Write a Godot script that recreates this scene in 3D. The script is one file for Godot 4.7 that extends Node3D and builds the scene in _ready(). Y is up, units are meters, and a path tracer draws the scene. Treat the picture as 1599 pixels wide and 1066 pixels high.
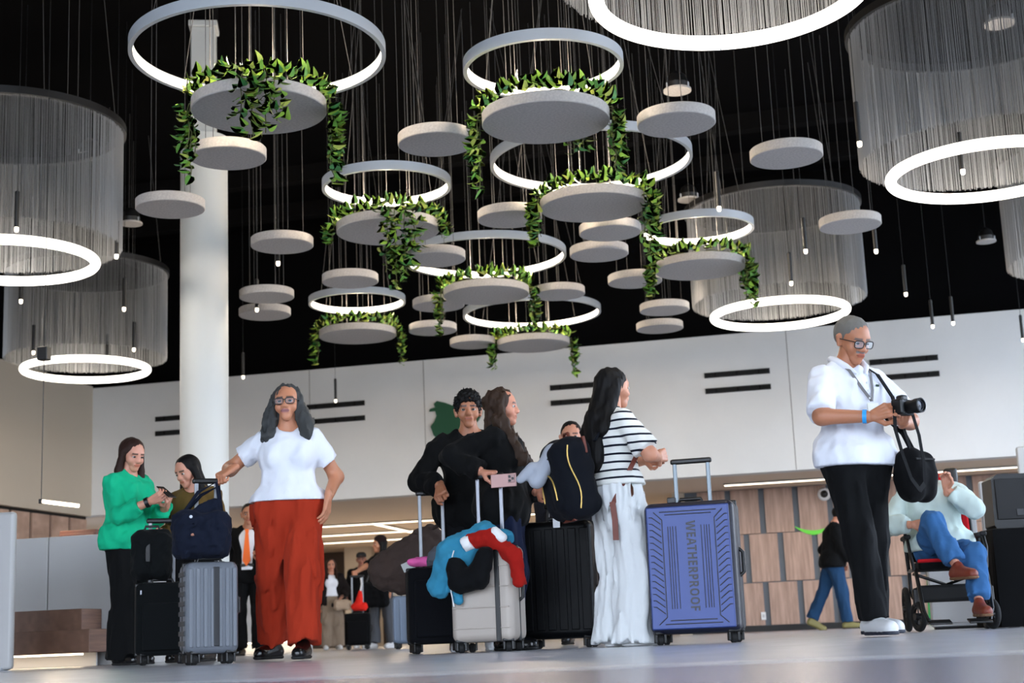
extends Node3D
# An airport arrivals hall seen from floor level. The hall runs along the axes: the back wall faces +z, the glass front is behind the camera.

var M := {}
var taken := {}
var rng := RandomNumberGenerator.new()
const CEIL := 7.2


# ---------- naming ----------
func numbered(called: String) -> String:
	if not taken.has(called):
		taken[called] = 0
		return called
	taken[called] += 1
	return "%s_%03d" % [called, taken[called]]


func tag(o: Node, label: String, category: String, group := "") -> Node:
	o.set_meta("label", label)
	o.set_meta("category", category)
	if group != "":
		o.set_meta("group", group)
	return o


func thing(called: String, label: String, category: String, at := Vector3.ZERO, turn := 0.0, group := "") -> Node3D:
	var o := Node3D.new()
	o.name = numbered(called)
	add_child(o)
	o.position = at
	o.rotation.y = deg_to_rad(turn)
	tag(o, label, category, group)
	return o


func put(mesh: Mesh, called: String, mat: Material, parent: Node, at := Transform3D.IDENTITY) -> MeshInstance3D:
	var o := MeshInstance3D.new()
	o.mesh = mesh
	o.name = called if parent != self else numbered(called)
	o.material_override = mat
	o.transform = at
	parent.add_child(o, true)
	return o


func structure(mesh: Mesh, called: String, mat: Material, at := Transform3D.IDENTITY) -> MeshInstance3D:
	var o := put(mesh, called, mat, self, at)
	o.set_meta("kind", "structure")
	return o


func T(x: float, y: float, z: float) -> Transform3D:
	return Transform3D(Basis.IDENTITY, Vector3(x, y, z))


func turned(at: Vector3, deg: Vector3) -> Transform3D:
	return Transform3D(Basis.from_euler(Vector3(deg_to_rad(deg.x), deg_to_rad(deg.y), deg_to_rad(deg.z))), at)


# ---------- materials ----------
func mat(color: Color, rough := 0.6, metal := 0.0) -> StandardMaterial3D:
	var m := StandardMaterial3D.new()
	m.albedo_color = color
	m.roughness = rough
	m.metallic = metal
	return m


func noise_tex(freq: float, lo: Color, hi: Color, size := 256, normal := false, seed_ := 1) -> NoiseTexture2D:
	var n := FastNoiseLite.new()
	n.seed = seed_
	n.frequency = freq
	n.fractal_octaves = 4
	var t := NoiseTexture2D.new()
	t.width = size
	t.height = size
	t.seamless = true
	t.noise = n
	if normal:
		t.as_normal_map = true
		t.bump_strength = 3.0
	else:
		var g := Gradient.new()
		g.set_color(0, lo)
		g.set_color(1, hi)
		t.color_ramp = g
	return t


func cloth(color: Color, rough := 0.9) -> StandardMaterial3D:
	var m := mat(color, rough)
	m.normal_enabled = true
	m.normal_texture = M.weave
	m.normal_scale = 0.35
	m.uv1_triplanar = true
	m.uv1_scale = Vector3(6, 6, 6)
	m.metallic_specular = 0.25
	m.rim_enabled = true
	m.rim = 0.12
	return m


func glow(color: Color, energy: float) -> StandardMaterial3D:
	var m := mat(Color(0.9, 0.9, 0.9), 0.5)
	m.emission_enabled = true
	m.emission = color
	m.emission_energy_multiplier = energy
	return m


func wood_image(a: Color, b: Color, seed_: int) -> ImageTexture:
	var n := FastNoiseLite.new()
	n.seed = seed_
	n.frequency = 1.0
	n.fractal_octaves = 3
	var im := Image.create(128, 256, false, Image.FORMAT_RGB8)
	for y in 256:
		for x in 128:
			var v := n.get_noise_2d(x * 0.16, y * 0.006) * 0.7 + n.get_noise_2d(x * 0.5 + 90.0, y * 0.02) * 0.4
			im.set_pixel(x, y, a.lerp(b, clampf(0.5 + v, 0, 1)))
	return ImageTexture.create_from_image(im)


func make_materials() -> void:
	M.weave = noise_tex(0.12, Color.BLACK, Color.WHITE, 256, true, 4)
	M.white_wall = mat(Color(0.88, 0.875, 0.86), 0.75)
	M.white_wall.albedo_texture = noise_tex(0.01, Color(0.96, 0.96, 0.96), Color.WHITE, 256, false, 8)
	M.white_wall.uv1_triplanar = true
	M.white_wall.uv1_scale = Vector3(0.2, 0.2, 0.2)
	M.beige_wall = mat(Color(0.74, 0.69, 0.62), 0.8)
	M.soffit = mat(Color(0.86, 0.78, 0.69), 0.8)
	M.black = mat(Color(0.04, 0.04, 0.044), 0.95)
	M.black_beam = mat(Color(0.06, 0.058, 0.06), 0.9)
	M.black.metallic_specular = 0.08
	M.black_beam.metallic_specular = 0.15
	M.seam = mat(Color(0.55, 0.53, 0.50), 0.8)
	M.slot = mat(Color(0.03, 0.03, 0.03), 0.8)
	M.column = mat(Color(0.77, 0.78, 0.77), 0.55)
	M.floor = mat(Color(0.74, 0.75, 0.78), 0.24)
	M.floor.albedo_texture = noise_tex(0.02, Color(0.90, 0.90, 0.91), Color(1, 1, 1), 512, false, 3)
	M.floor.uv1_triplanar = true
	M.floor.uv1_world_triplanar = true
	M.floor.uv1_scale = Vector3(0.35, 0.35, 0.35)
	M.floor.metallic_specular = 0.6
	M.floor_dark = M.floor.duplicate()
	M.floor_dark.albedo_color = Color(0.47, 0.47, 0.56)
	M.joint = mat(Color(0.72, 0.73, 0.75), 0.4)
	M.disc = mat(Color(0.74, 0.72, 0.70), 0.95)
	M.disc.albedo_texture = noise_tex(0.08, Color(0.86, 0.86, 0.86), Color.WHITE, 256, false, 12)
	M.disc.uv1_triplanar = true
	M.disc.uv1_scale = Vector3(2, 2, 2)
	M.alu = mat(Color(0.72, 0.74, 0.76), 0.45, 0.1)
	M.led = glow(Color(1.0, 0.93, 0.84), 3.5)
	M.tube_led = glow(Color(1.0, 0.97, 0.92), 3.0)
	M.strip_led = glow(Color(1.0, 0.92, 0.80), 4.0)
	M.tip_led = glow(Color(1.0, 0.93, 0.82), 5.0)
	M.cable = mat(Color(0.27, 0.265, 0.26), 0.6, 0.1)
	M.strand = mat(Color(0.60, 0.60, 0.60), 0.4, 0.5)
	M.rim_black = mat(Color(0.05, 0.05, 0.055), 0.4)
	M.tube_black = mat(Color(0.04, 0.04, 0.04), 0.45)
	M.leaf = []
	for c in [Color(0.56, 0.72, 0.28), Color(0.40, 0.62, 0.27), Color(0.74, 0.78, 0.38), Color(0.25, 0.50, 0.28)]:
		var m := mat(c, 0.45)
		m.backlight_enabled = true
		m.backlight = Color(0.25, 0.3, 0.08)
		m.cull_mode = BaseMaterial3D.CULL_DISABLED
		M.leaf.append(m)
	M.stem = mat(Color(0.30, 0.32, 0.14), 0.7)
	M.woods = []
	for k in 3:
		var m := mat(Color.WHITE, 0.55)
		m.albedo_texture = wood_image(Color(0.58, 0.47, 0.41), Color(0.73, 0.61, 0.54), 20 + k)
		M.woods.append(m)
	M.grey_strip = mat(Color(0.36, 0.39, 0.42), 0.6)
	M.counter = mat(Color(0.68, 0.675, 0.67), 0.4)
	M.plinth = mat(Color(0.05, 0.05, 0.055), 0.6)
	M.walnut = mat(Color.WHITE, 0.5)
	M.walnut.albedo_texture = wood_image(Color(0.38, 0.27, 0.22), Color(0.50, 0.37, 0.30), 31)
	M.blackplastic = mat(Color(0.03, 0.03, 0.033), 0.45)
	M.rubber = mat(Color(0.025, 0.025, 0.025), 0.8)
	M.chrome = mat(Color(0.50, 0.51, 0.54), 0.35, 0.8)
	M.silver = mat(Color(0.56, 0.57, 0.59), 0.4, 0.4)
	M.logo_green = mat(Color(0.08, 0.30, 0.19), 0.7)
	M.lime = mat(Color(0.42, 0.86, 0.25), 0.6)
	M.green_panel = mat(Color(0.07, 0.55, 0.24), 0.6)
	M.glass = mat(Color(0.8, 0.88, 0.95, 0.06), 0.03)
	M.glass.transparency = BaseMaterial3D.TRANSPARENCY_ALPHA
	M.frame_dark = mat(Color(0.12, 0.12, 0.13), 0.5)


# ---------- shapes ----------
var st: SurfaceTool


func begin() -> void:
	st = SurfaceTool.new()
	st.begin(Mesh.PRIMITIVE_TRIANGLES)


func quad(a: Vector3, b: Vector3, c: Vector3, d: Vector3, na: Vector3, nb: Vector3, nc: Vector3, nd: Vector3, ua := Vector2.ZERO, ub := Vector2(1, 0), uc := Vector2(1, 1), ud := Vector2(0, 1)) -> void:
	# a b c d counter-clockwise seen from the front; written clockwise for Godot
	var p := [a, c, b, a, d, c]
	var n := [na, nc, nb, na, nd, nc]
	var u := [ua, uc, ub, ua, ud, uc]
	for i in 6:
		st.set_normal(n[i])
		st.set_uv(u[i])
		st.add_vertex(p[i])


func rbox(size: Vector3, r := 0.01, xf := Transform3D.IDENTITY, seg := 1) -> void:
	var h := size * 0.5
	r = minf(r, minf(h.x, minf(h.y, h.z)) * 0.999)
	var axes := [[0, 1, 2], [1, 2, 0], [2, 0, 1]]
	for ax in axes:
		for sgn in [1.0, -1.0]:
			var hu: float = h[ax[0]]
			var hv: float = h[ax[1]]
			var us := []
			var vs := []
			for k in seg + 1:
				us.append(-hu + r * k / seg)
				vs.append(-hv + r * k / seg)
			for k in seg + 1:
				us.append(hu - r + r * k / seg)
				vs.append(hv - r + r * k / seg)
			var P := []
			var N := []
			for v in vs:
				for u in us:
					var q := Vector3()
					q[ax[0]] = u
					q[ax[1]] = v
					q[ax[2]] = h[ax[2]] * sgn
					var inner := Vector3(clampf(q.x, -h.x + r, h.x - r), clampf(q.y, -h.y + r, h.y - r), clampf(q.z, -h.z + r, h.z - r))
					var n := (q - inner).normalized()
					P.append(xf * (inner + n * r))
					N.append((xf.basis * n).normalized())
			var w := us.size()
			for j in w - 1:
				for i in w - 1:
					var k0 := j * w + i
					var U := [Vector2(float(i) / (w - 1), float(j) / (w - 1)), Vector2(float(i + 1) / (w - 1), float(j) / (w - 1)), Vector2(float(i + 1) / (w - 1), float(j + 1) / (w - 1)), Vector2(float(i) / (w - 1), float(j + 1) / (w - 1))]
					if sgn > 0:
						quad(P[k0], P[k0 + 1], P[k0 + w + 1], P[k0 + w], N[k0], N[k0 + 1], N[k0 + w + 1], N[k0 + w], U[0], U[1], U[2], U[3])
					else:
						quad(P[k0], P[k0 + w], P[k0 + w + 1], P[k0 + 1], N[k0], N[k0 + w], N[k0 + w + 1], N[k0 + 1], U[0], U[3], U[2], U[1])


func boxm(size: Vector3, r := 0.004) -> ArrayMesh:
	begin()
	rbox(size, r)
	return st.commit()


func frame_of(dir: Vector3) -> Basis:
	var y := dir.normalized()
	var x := y.cross(Vector3(0, 0, 1) if absf(y.z) < 0.9 else Vector3(1, 0, 0)).normalized()
	return Basis(x, y, x.cross(y))


func tube(pts: Array, radii, n := 8, caps := true) -> void:
	var rings := []
	var norms := []
	var b := frame_of(pts[1] - pts[0])
	for i in pts.size():
		var dir: Vector3 = (pts[mini(i + 1, pts.size() - 1)] - pts[maxi(i - 1, 0)]).normalized()
		var x := (b.x - dir * b.x.dot(dir)).normalized()
		b = Basis(x, dir, x.cross(dir))
		var r: float = radii[i] if radii is Array else radii
		var ring := []
		var nn := []
		for k in n:
			var a := TAU * k / n
			var d := b.x * cos(a) - b.z * sin(a)
			ring.append(pts[i] + d * r)
			nn.append(d)
		rings.append(ring)
		norms.append(nn)
	for i in pts.size() - 1:
		for k in n:
			var k1 := (k + 1) % n
			quad(rings[i][k], rings[i][k1], rings[i + 1][k1], rings[i + 1][k], norms[i][k], norms[i][k1], norms[i + 1][k1], norms[i + 1][k], Vector2(float(k) / n, float(i) / pts.size()), Vector2(float(k + 1) / n, float(i) / pts.size()), Vector2(float(k + 1) / n, float(i + 1) / pts.size()), Vector2(float(k) / n, float(i + 1) / pts.size()))
	if caps:
		for e in [0, pts.size() - 1]:
			var nrm: Vector3 = (pts[0] - pts[1]).normalized() if e == 0 else (pts[-1] - pts[-2]).normalized()
			for k in n:
				var k1 := (k + 1) % n
				var tri := [pts[e], rings[e][k], rings[e][k1]]
				if e == 0:
					tri = [pts[e], rings[e][k1], rings[e][k]]
				for p in [tri[0], tri[2], tri[1]]:
					st.set_normal(nrm)
					st.set_uv(Vector2(0.5, 0.5))
					st.add_vertex(p)


func tubem(pts: Array, radii, n := 8) -> ArrayMesh:
	begin()
	tube(pts, radii, n)
	return st.commit()


func lathe(profile: Array, n := 32, xf := Transform3D.IDENTITY, closed := false) -> void:
	# profile of Vector2(radius, height), going round counter-clockwise as seen with radius to the right; flat shading between points
	var m := profile.size() if closed else profile.size() - 1
	for i in m:
		var p: Vector2 = profile[i]
		var q: Vector2 = profile[(i + 1) % profile.size()]
		var e := q - p
		if e.length() < 1e-6:
			continue
		var nn := Vector2(e.y, -e.x).normalized()
		for k in n:
			var a0 := TAU * k / n
			var a1 := TAU * (k + 1) / n
			var d0 := Vector3(cos(a0), 0, -sin(a0))
			var d1 := Vector3(cos(a1), 0, -sin(a1))
			var n0 := (xf.basis * (d0 * nn.x + Vector3.UP * nn.y)).normalized()
			var n1 := (xf.basis * (d1 * nn.x + Vector3.UP * nn.y)).normalized()
			quad(xf * (d0 * p.x + Vector3.UP * p.y), xf * (d1 * p.x + Vector3.UP * p.y), xf * (d1 * q.x + Vector3.UP * q.y), xf * (d0 * q.x + Vector3.UP * q.y), n0, n1, n1, n0, Vector2(float(k) / n, p.y), Vector2(float(k + 1) / n, p.y), Vector2(float(k + 1) / n, q.y), Vector2(float(k) / n, q.y))


func lathem(profile: Array, n := 32, closed := false) -> ArrayMesh:
	begin()
	lathe(profile, n, Transform3D.IDENTITY, closed)
	return st.commit()


func prismm(poly: Array, depth: float) -> ArrayMesh:
	# polygon of Vector2 (x, y), extruded from z = 0 to z = depth
	var pk := PackedVector2Array(poly)
	if Geometry2D.is_polygon_clockwise(pk):
		pk.reverse()
	begin()
	var tri := Geometry2D.triangulate_polygon(pk)
	for side in [0, 1]:
		for i in range(0, tri.size(), 3):
			var o := [tri[i], tri[i + 1], tri[i + 2]]
			var a := pk[o[0]]
			var b := pk[o[1]]
			var c := pk[o[2]]
			var ccw := (b - a).cross(c - a) > 0
			if (side == 1) == ccw:
				o.reverse()
			for k in o:
				st.set_normal(Vector3(0, 0, 1 if side == 1 else -1))
				st.set_uv(pk[k])
				st.add_vertex(Vector3(pk[k].x, pk[k].y, depth * side))
	for i in pk.size():
		var p := pk[i]
		var q := pk[(i + 1) % pk.size()]
		var nn := Vector3(q.y - p.y, p.x - q.x, 0).normalized()
		quad(Vector3(p.x, p.y, 0), Vector3(q.x, q.y, 0), Vector3(q.x, q.y, depth), Vector3(p.x, p.y, depth), nn, nn, nn, nn)
	return st.commit()


func torusm(R: float, r: float, n := 64, m := 12, arc := TAU) -> ArrayMesh:
	begin()
	var pts := []
	for i in n + 1:
		var a := arc * i / n
		pts.append(Vector3(cos(a) * R, 0, -sin(a) * R))
	# swept by hand so that the ends meet
	for i in n:
		for k in m:
			var q := []
			var nn := []
			for c in [[0, 0], [0, 1], [1, 1], [1, 0]]:
				var a: float = arc * (i + c[0]) / n
				var b: float = TAU * (k + c[1]) / m
				var d := Vector3(cos(a), 0, -sin(a))
				var nv := d * cos(b) + Vector3.UP * sin(b)
				q.append(d * R + nv * r)
				nn.append(nv)
			quad(q[3], q[2], q[1], q[0], nn[3], nn[2], nn[1], nn[0])
	return st.commit()


# ---------- the hall ----------
func camera_and_light() -> void:
	var cam := Camera3D.new()
	cam.name = "camera"
	cam.fov = rad_to_deg(2.0 * atan(533.0 / 2330.0))
	cam.basis = Basis(Vector3.UP, deg_to_rad(13.0)) * Basis(Vector3.RIGHT, deg_to_rad(11.2)) * Basis(Vector3.BACK, deg_to_rad(-2.4))
	cam.position = Vector3(0, 0.08, 0)
	cam.current = true
	var lens := CameraAttributesPhysical.new()
	lens.frustum_focal_length = 12.0 * 2330.0 / 533.0
	lens.frustum_focus_distance = 8.9
	lens.exposure_aperture = 3.2
	cam.attributes = lens
	add_child(cam)
	var env := Environment.new()
	env.background_mode = Environment.BG_SKY
	var sky := Sky.new()
	var sm := ProceduralSkyMaterial.new()
	sm.sky_top_color = Color(0.74, 0.82, 0.93)
	sm.sky_horizon_color = Color(0.92, 0.945, 0.98)
	sm.ground_horizon_color = Color(0.70, 0.70, 0.70)
	sm.ground_bottom_color = Color(0.45, 0.45, 0.44)
	sm.sky_energy_multiplier = 2.7
	sm.ground_energy_multiplier = 2.0
	sky.sky_material = sm
	env.sky = sky
	env.tonemap_mode = Environment.TONE_MAPPER_LINEAR
	env.tonemap_exposure = 1.28
	env.sdfgi_enabled = true
	env.ssao_enabled = true
	env.ssil_enabled = true
	var we := WorldEnvironment.new()
	we.name = "environment"
	we.environment = env
	add_child(we)


func omni(at: Vector3, color: Color, energy: float, size: float) -> OmniLight3D:
	var l := OmniLight3D.new()
	l.name = "lamp_light"
	l.light_color = color
	l.light_energy = energy
	l.light_size = size
	l.omni_range = 40.0
	l.omni_attenuation = 2.0
	l.shadow_enabled = true
	l.position = at
	return l


func slab(called: String, lo: Vector3, hi: Vector3, m: Material) -> MeshInstance3D:
	return structure(boxm(hi - lo, 0.002), called, m, Transform3D(Basis.IDENTITY, (lo + hi) * 0.5))


func build_shell() -> void:
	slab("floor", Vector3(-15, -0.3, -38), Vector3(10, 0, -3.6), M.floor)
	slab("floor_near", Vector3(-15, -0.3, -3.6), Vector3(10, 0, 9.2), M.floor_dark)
	slab("trim_floor_joint", Vector3(-14.8, -0.01, -3.66), Vector3(9.8, 0.001, -3.52), M.joint)
	slab("ceiling", Vector3(-15, CEIL, -24), Vector3(10, CEIL + 0.3, 9.2), M.black)
	var w := slab("wall_back", Vector3(-13.2, 2.42, -23.6), Vector3(10, 4.63, -23.3), M.white_wall)
	for x in [-8.9, -6.9, -0.98, 2.6, 5.9]:
		put(boxm(Vector3(0.012, 2.2, 0.004), 0.001), "panel_joint", M.seam, w, T(x + 1.6, 0, 0.151))
	slab("wall_back_upper", Vector3(-13.2, 4.63, -23.75), Vector3(10, CEIL, -23.45), M.black)
	slab("wall_left", Vector3(-13.2, 2.40, -23.3), Vector3(-12.9, 4.66, 9.0), M.beige_wall)
	slab("wall_left_upper", Vector3(-13.3, 4.66, -23.5), Vector3(-13.0, CEIL, 9.0), M.black)
	slab("wall_left_lower", Vector3(-13.5, 0, -23.3), Vector3(-13.2, 2.40, 9.0), M.beige_wall)
	slab("wall_right", Vector3(9.0, 0, -26.2), Vector3(9.3, CEIL, -22.5), M.white_wall)
	slab("wall_right_near", Vector3(9.0, 0, -3.0), Vector3(9.3, CEIL, 9.0), M.white_wall)
	slab("wall_right_upper", Vector3(9.0, 6.2, -22.5), Vector3(9.3, CEIL, -3.0), M.black)
	slab("ceiling_soffit", Vector3(-15, 2.42, -37.0), Vector3(10, 2.62, -23.6), M.soffit)
	slab("wall_passage_end", Vector3(-15, 0, -37.0), Vector3(-3.2, 2.42, -36.7), mat(Color(0.30, 0.25, 0.22), 0.8))
	slab("wall_passage_left", Vector3(-15, 0, -36.7), Vector3(-14.7, 2.42, -23.3), M.beige_wall)
	slab("wall_passage_right", Vector3(-3.25, 0, -36.7), Vector3(-3.05, 2.42, -25.9), M.beige_wall)
	# a lit doorway, its brightness put into a white slab, and a pale pier at the end of the passage
	slab("door_1", Vector3(-11.9, 0, -36.69), Vector3(-10.3, 2.2, -36.6), M.white_wall)
	slab("trim_pier", Vector3(-12.6, 0, -36.0), Vector3(-11.9, 2.42, -35.2), M.beige_wall)
	# wood panelling under the soffit on the right
	var wood := slab("wall_back_wood", Vector3(-3.05, 0, -26.3), Vector3(9.0, 2.42, -26.06), M.grey_strip)
	var panels := []
	for k in 3:
		panels.append([boxm(Vector3(0.475, 0.80, 0.05), 0.004), M.woods[k]])
	var wc: Vector3 = wood.position
	for row in 3:
		var x0: float = [-2.62, -2.89, -2.59][row] - 0.0
		var y0: float = [0.51, 1.24, 2.06][row]
		var hgt: float = [0.80, 0.80, 0.72][row]
		var pm := boxm(Vector3(0.475, hgt, 0.05), 0.004)
		y0 = [0.10 + 0.36, 1.235, 2.03][row]
		pm = boxm(Vector3(0.475, [0.71, 0.81, 0.76][row], 0.05), 0.004)
		for i in 20:
			var x := x0 + i * 0.575
			if x > 8.7:
				break
			put(pm, "wood_panel", M.woods[rng.randi() % 3], wood, T(x - wc.x, y0 - wc.y, -26.035 - wc.z))
	slab("baseboard_back", Vector3(-3.05, 0, -26.06), Vector3(9.0, 0.10, -25.98), M.plinth)
	# wood panelling of the left wall and of the niche behind the counters
	var lw := slab("wall_left_wood", Vector3(-13.2, 0, -23.3), Vector3(-13.0, 2.40, -9.0), M.plinth)
	wc = lw.position
	var lp := boxm(Vector3(0.05, 2.3, 0.52), 0.004)
	for i in 23:
		put(lp, "wood_panel", M.woods[i % 3], lw, T(-12.985 - wc.x, 1.2 - wc.y, -23.0 + i * 0.6 - wc.z))
	# slotted air vents
	for vx in [-11.2, -8.44, -4.27, -1.78, 0.76]:
		var v := thing("air_vent", {-11.2: "pair of black slot vents on white wall left of column", -8.44: "pair of black slot vents beside grey-haired woman's shoulder", -4.27: "pair of black slot vents left of striped-shirt woman's head", -1.78: "pair of black slot vents between striped-shirt woman and polo man", 0.76: "pair of black slot vents behind polo man's shoulder"}[vx], "air vent", Vector3(vx, 3.87, -23.3), 0.0, "slot vents on the white back wall")
		for y in [-0.125, 0.125]:
			put(boxm(Vector3(1.02, 0.085, 0.03), 0.003), "slot_frame", M.slot, v, T(0, y, 0.01))
			for k in [-0.34, 0.0, 0.34]:
				put(boxm(Vector3(0.016, 0.07, 0.02), 0.002), "slot_divider", M.black_beam, v, T(k, y, 0.02))
			put(boxm(Vector3(1.0, 0.008, 0.018), 0.001), "slot_blade", M.black_beam, v, T(0, y, 0.02))
	# glass front behind the camera
	for i in 9:
		slab("window_frame", Vector3(-13.0 + i * 2.75 - 0.06, 0, 8.9), Vector3(-13.0 + i * 2.75 + 0.06, CEIL, 9.1), M.frame_dark)
	for i in 8:
		slab("window_%d" % (i + 1), Vector3(-12.94 + i * 2.75, 0.05, 8.99), Vector3(-10.31 + i * 2.75, CEIL - 0.05, 9.01), M.glass)
	# added glazing on the unseen right side, to bring daylight to the back wall
	var n := 8
	for side in [[9.15, -22.5, 7]]:
		var step: float = (-3.0 - side[1]) / side[2]
		for i in side[2]:
			var z0: float = side[1] + i * step
			n += 1
			slab("window_%d" % n, Vector3(side[0] - 0.01, 0.05, z0 + 0.06), Vector3(side[0] + 0.01, 6.2, z0 + step - 0.06), M.glass)
			slab("window_frame", Vector3(side[0] - 0.08, 0, z0 - 0.06), Vector3(side[0] + 0.08, 6.2, z0 + 0.06), M.frame_dark)
	slab("ground_outside", Vector3(-90, -0.6, -60), Vector3(90, -0.32, 90), mat(Color(0.55, 0.55, 0.53), 0.9))


func build_ceiling_void() -> void:
	for z in [-22.3, -20.5, -6.6, -4.2, -1.4]:
		slab("ceiling_beam", Vector3(-13, 6.95, z), Vector3(9, CEIL, z + 0.2), M.black_beam)
	for x in [-12.4, 4.4, 6.6]:
		slab("ceiling_duct", Vector3(x, 6.7, -23.4), Vector3(x + 0.3, 6.95, 4), M.black_beam)
	# column: round shaft, square head
	var c := structure(lathem([Vector2(0, 0), Vector2(0.252, 0), Vector2(0.252, 5.55), Vector2(0, 5.55)], 48), "column", M.column, T(-6.67, 0, -14.38))
	begin()
	rbox(Vector3(0.26, 1.25, 0.26), 0.01, turned(Vector3(0, 6.17, 0), Vector3(0, 20, 0)))
	rbox(Vector3(0.31, 0.07, 0.31), 0.01, turned(Vector3(0, 6.83, 0), Vector3(0, 20, 0)))
	put(st.commit(), "column_head", M.column, c)
	put(boxm(Vector3(0.24, 0.33, 0.24), 0.01), "column_plate", M.black_beam, c, T(0, 7.03, 0))


func cables(parent: Node, spots: Array, top: float, r := 0.0028) -> void:
	# each from a local point straight or slanting up to the ceiling
	for s in spots:
		put(tubem([s[0], Vector3(s[1], top, s[2])], r, 5), "cable", M.cable, parent)


func ring_light(at: Vector3, D: float, label: String) -> void:
	var t := thing("ring_light", label, "ring light", at, 0.0, "slim ring lights over the planters")
	var R := D * 0.5
	put(lathem([Vector2(R - 0.032, -0.042), Vector2(R, -0.042), Vector2(R, 0.042), Vector2(R - 0.032, 0.042), Vector2(R - 0.032, 0.036), Vector2(R - 0.008, 0.034), Vector2(R - 0.008, -0.034), Vector2(R - 0.032, -0.036)], 96, true), "housing", M.alu, t)
	put(lathem([Vector2(R - 0.028, -0.034), Vector2(R - 0.012, -0.034), Vector2(R - 0.012, 0.034), Vector2(R - 0.028, 0.034)], 96, true), "led_diffuser", M.led, t)
	var top := CEIL - 0.004 - at.y
	var sp := []
	for k in 4:
		var a := TAU * k / 4 + 0.5
		sp.append([Vector3(cos(a) * (R - 0.015), 0.04, sin(a) * (R - 0.015)), cos(a) * R * 0.25, sin(a) * R * 0.25])
	cables(t, sp, top)
	var l := omni(Vector3(0, -0.02, 0), Color(1, 0.92, 0.82), 1.1 * D, 0.08)
	t.add_child(l, true)


func disc(at: Vector3, D: float, label: String, called := "acoustic_disc", thick := 0.085, wires := 4) -> Node3D:
	var planted := called != "acoustic_disc"
	var t := thing(called, label, "hanging disc", at, 0.0, "white discs under the ring lights" if planted else "plain white ceiling discs")
	var R := D * 0.5
	var h := thick * 0.5
	put(lathem([Vector2(0.0, -h), Vector2(R - 0.006, -h), Vector2(R, -h + 0.006), Vector2(R, h - 0.006), Vector2(R - 0.006, h), Vector2(0, h)], 64), "disc", M.disc, t)
	var sp := []
	for k in wires:
		var a := TAU * k / wires + at.x * 3.0
		var rr := R * (0.45 if k % 2 == 0 else 0.72) if planted else R * 0.7
		var p := Vector3(cos(a) * rr, h, sin(a) * rr)
		sp.append([p, p.x, p.z])
		put(lathem([Vector2(0.0, 0.0), Vector2(0.010, 0.0), Vector2(0.010, 0.018), Vector2(0, 0.018)], 8), "cable_grip", M.alu, t, T(p.x, h, p.z))
	cables(t, sp, CEIL - 0.004 - at.y)
	return t


func leaf_mesh(k: int) -> ArrayMesh:
	# heart-shaped leaf, base at the origin, tip along +y, folded a little along the midrib
	begin()
	var half := [Vector2(0, 0), Vector2(0.30, -0.06), Vector2(0.46, 0.18), Vector2(0.40, 0.50), Vector2(0.20, 0.82), Vector2(0, 1.05)]
	var fold: float = [0.10, 0.22, 0.16][k]
	var droop: float = [0.15, 0.25, 0.35][k]
	for s in [1.0, -1.0]:
		for i in half.size() - 1:
			var a: Vector2 = half[i]
			var b: Vector2 = half[i + 1]
			var A := Vector3(a.x * s, a.y, a.x * fold - droop * a.y * a.y)
			var B := Vector3(b.x * s, b.y, b.x * fold - droop * b.y * b.y)
			var ma := Vector3(0, a.y, -droop * a.y * a.y)
			var mb := Vector3(0, b.y, -droop * b.y * b.y)
			var n := Vector3(-s * fold, 0.2, 1).normalized()
			for p in [ma, B, A, ma, mb, B]:
				st.set_normal(n)
				st.set_uv(Vector2(p.x + 0.5, p.y))
				st.add_vertex(p)
	return st.commit()


var leaves := []


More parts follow.
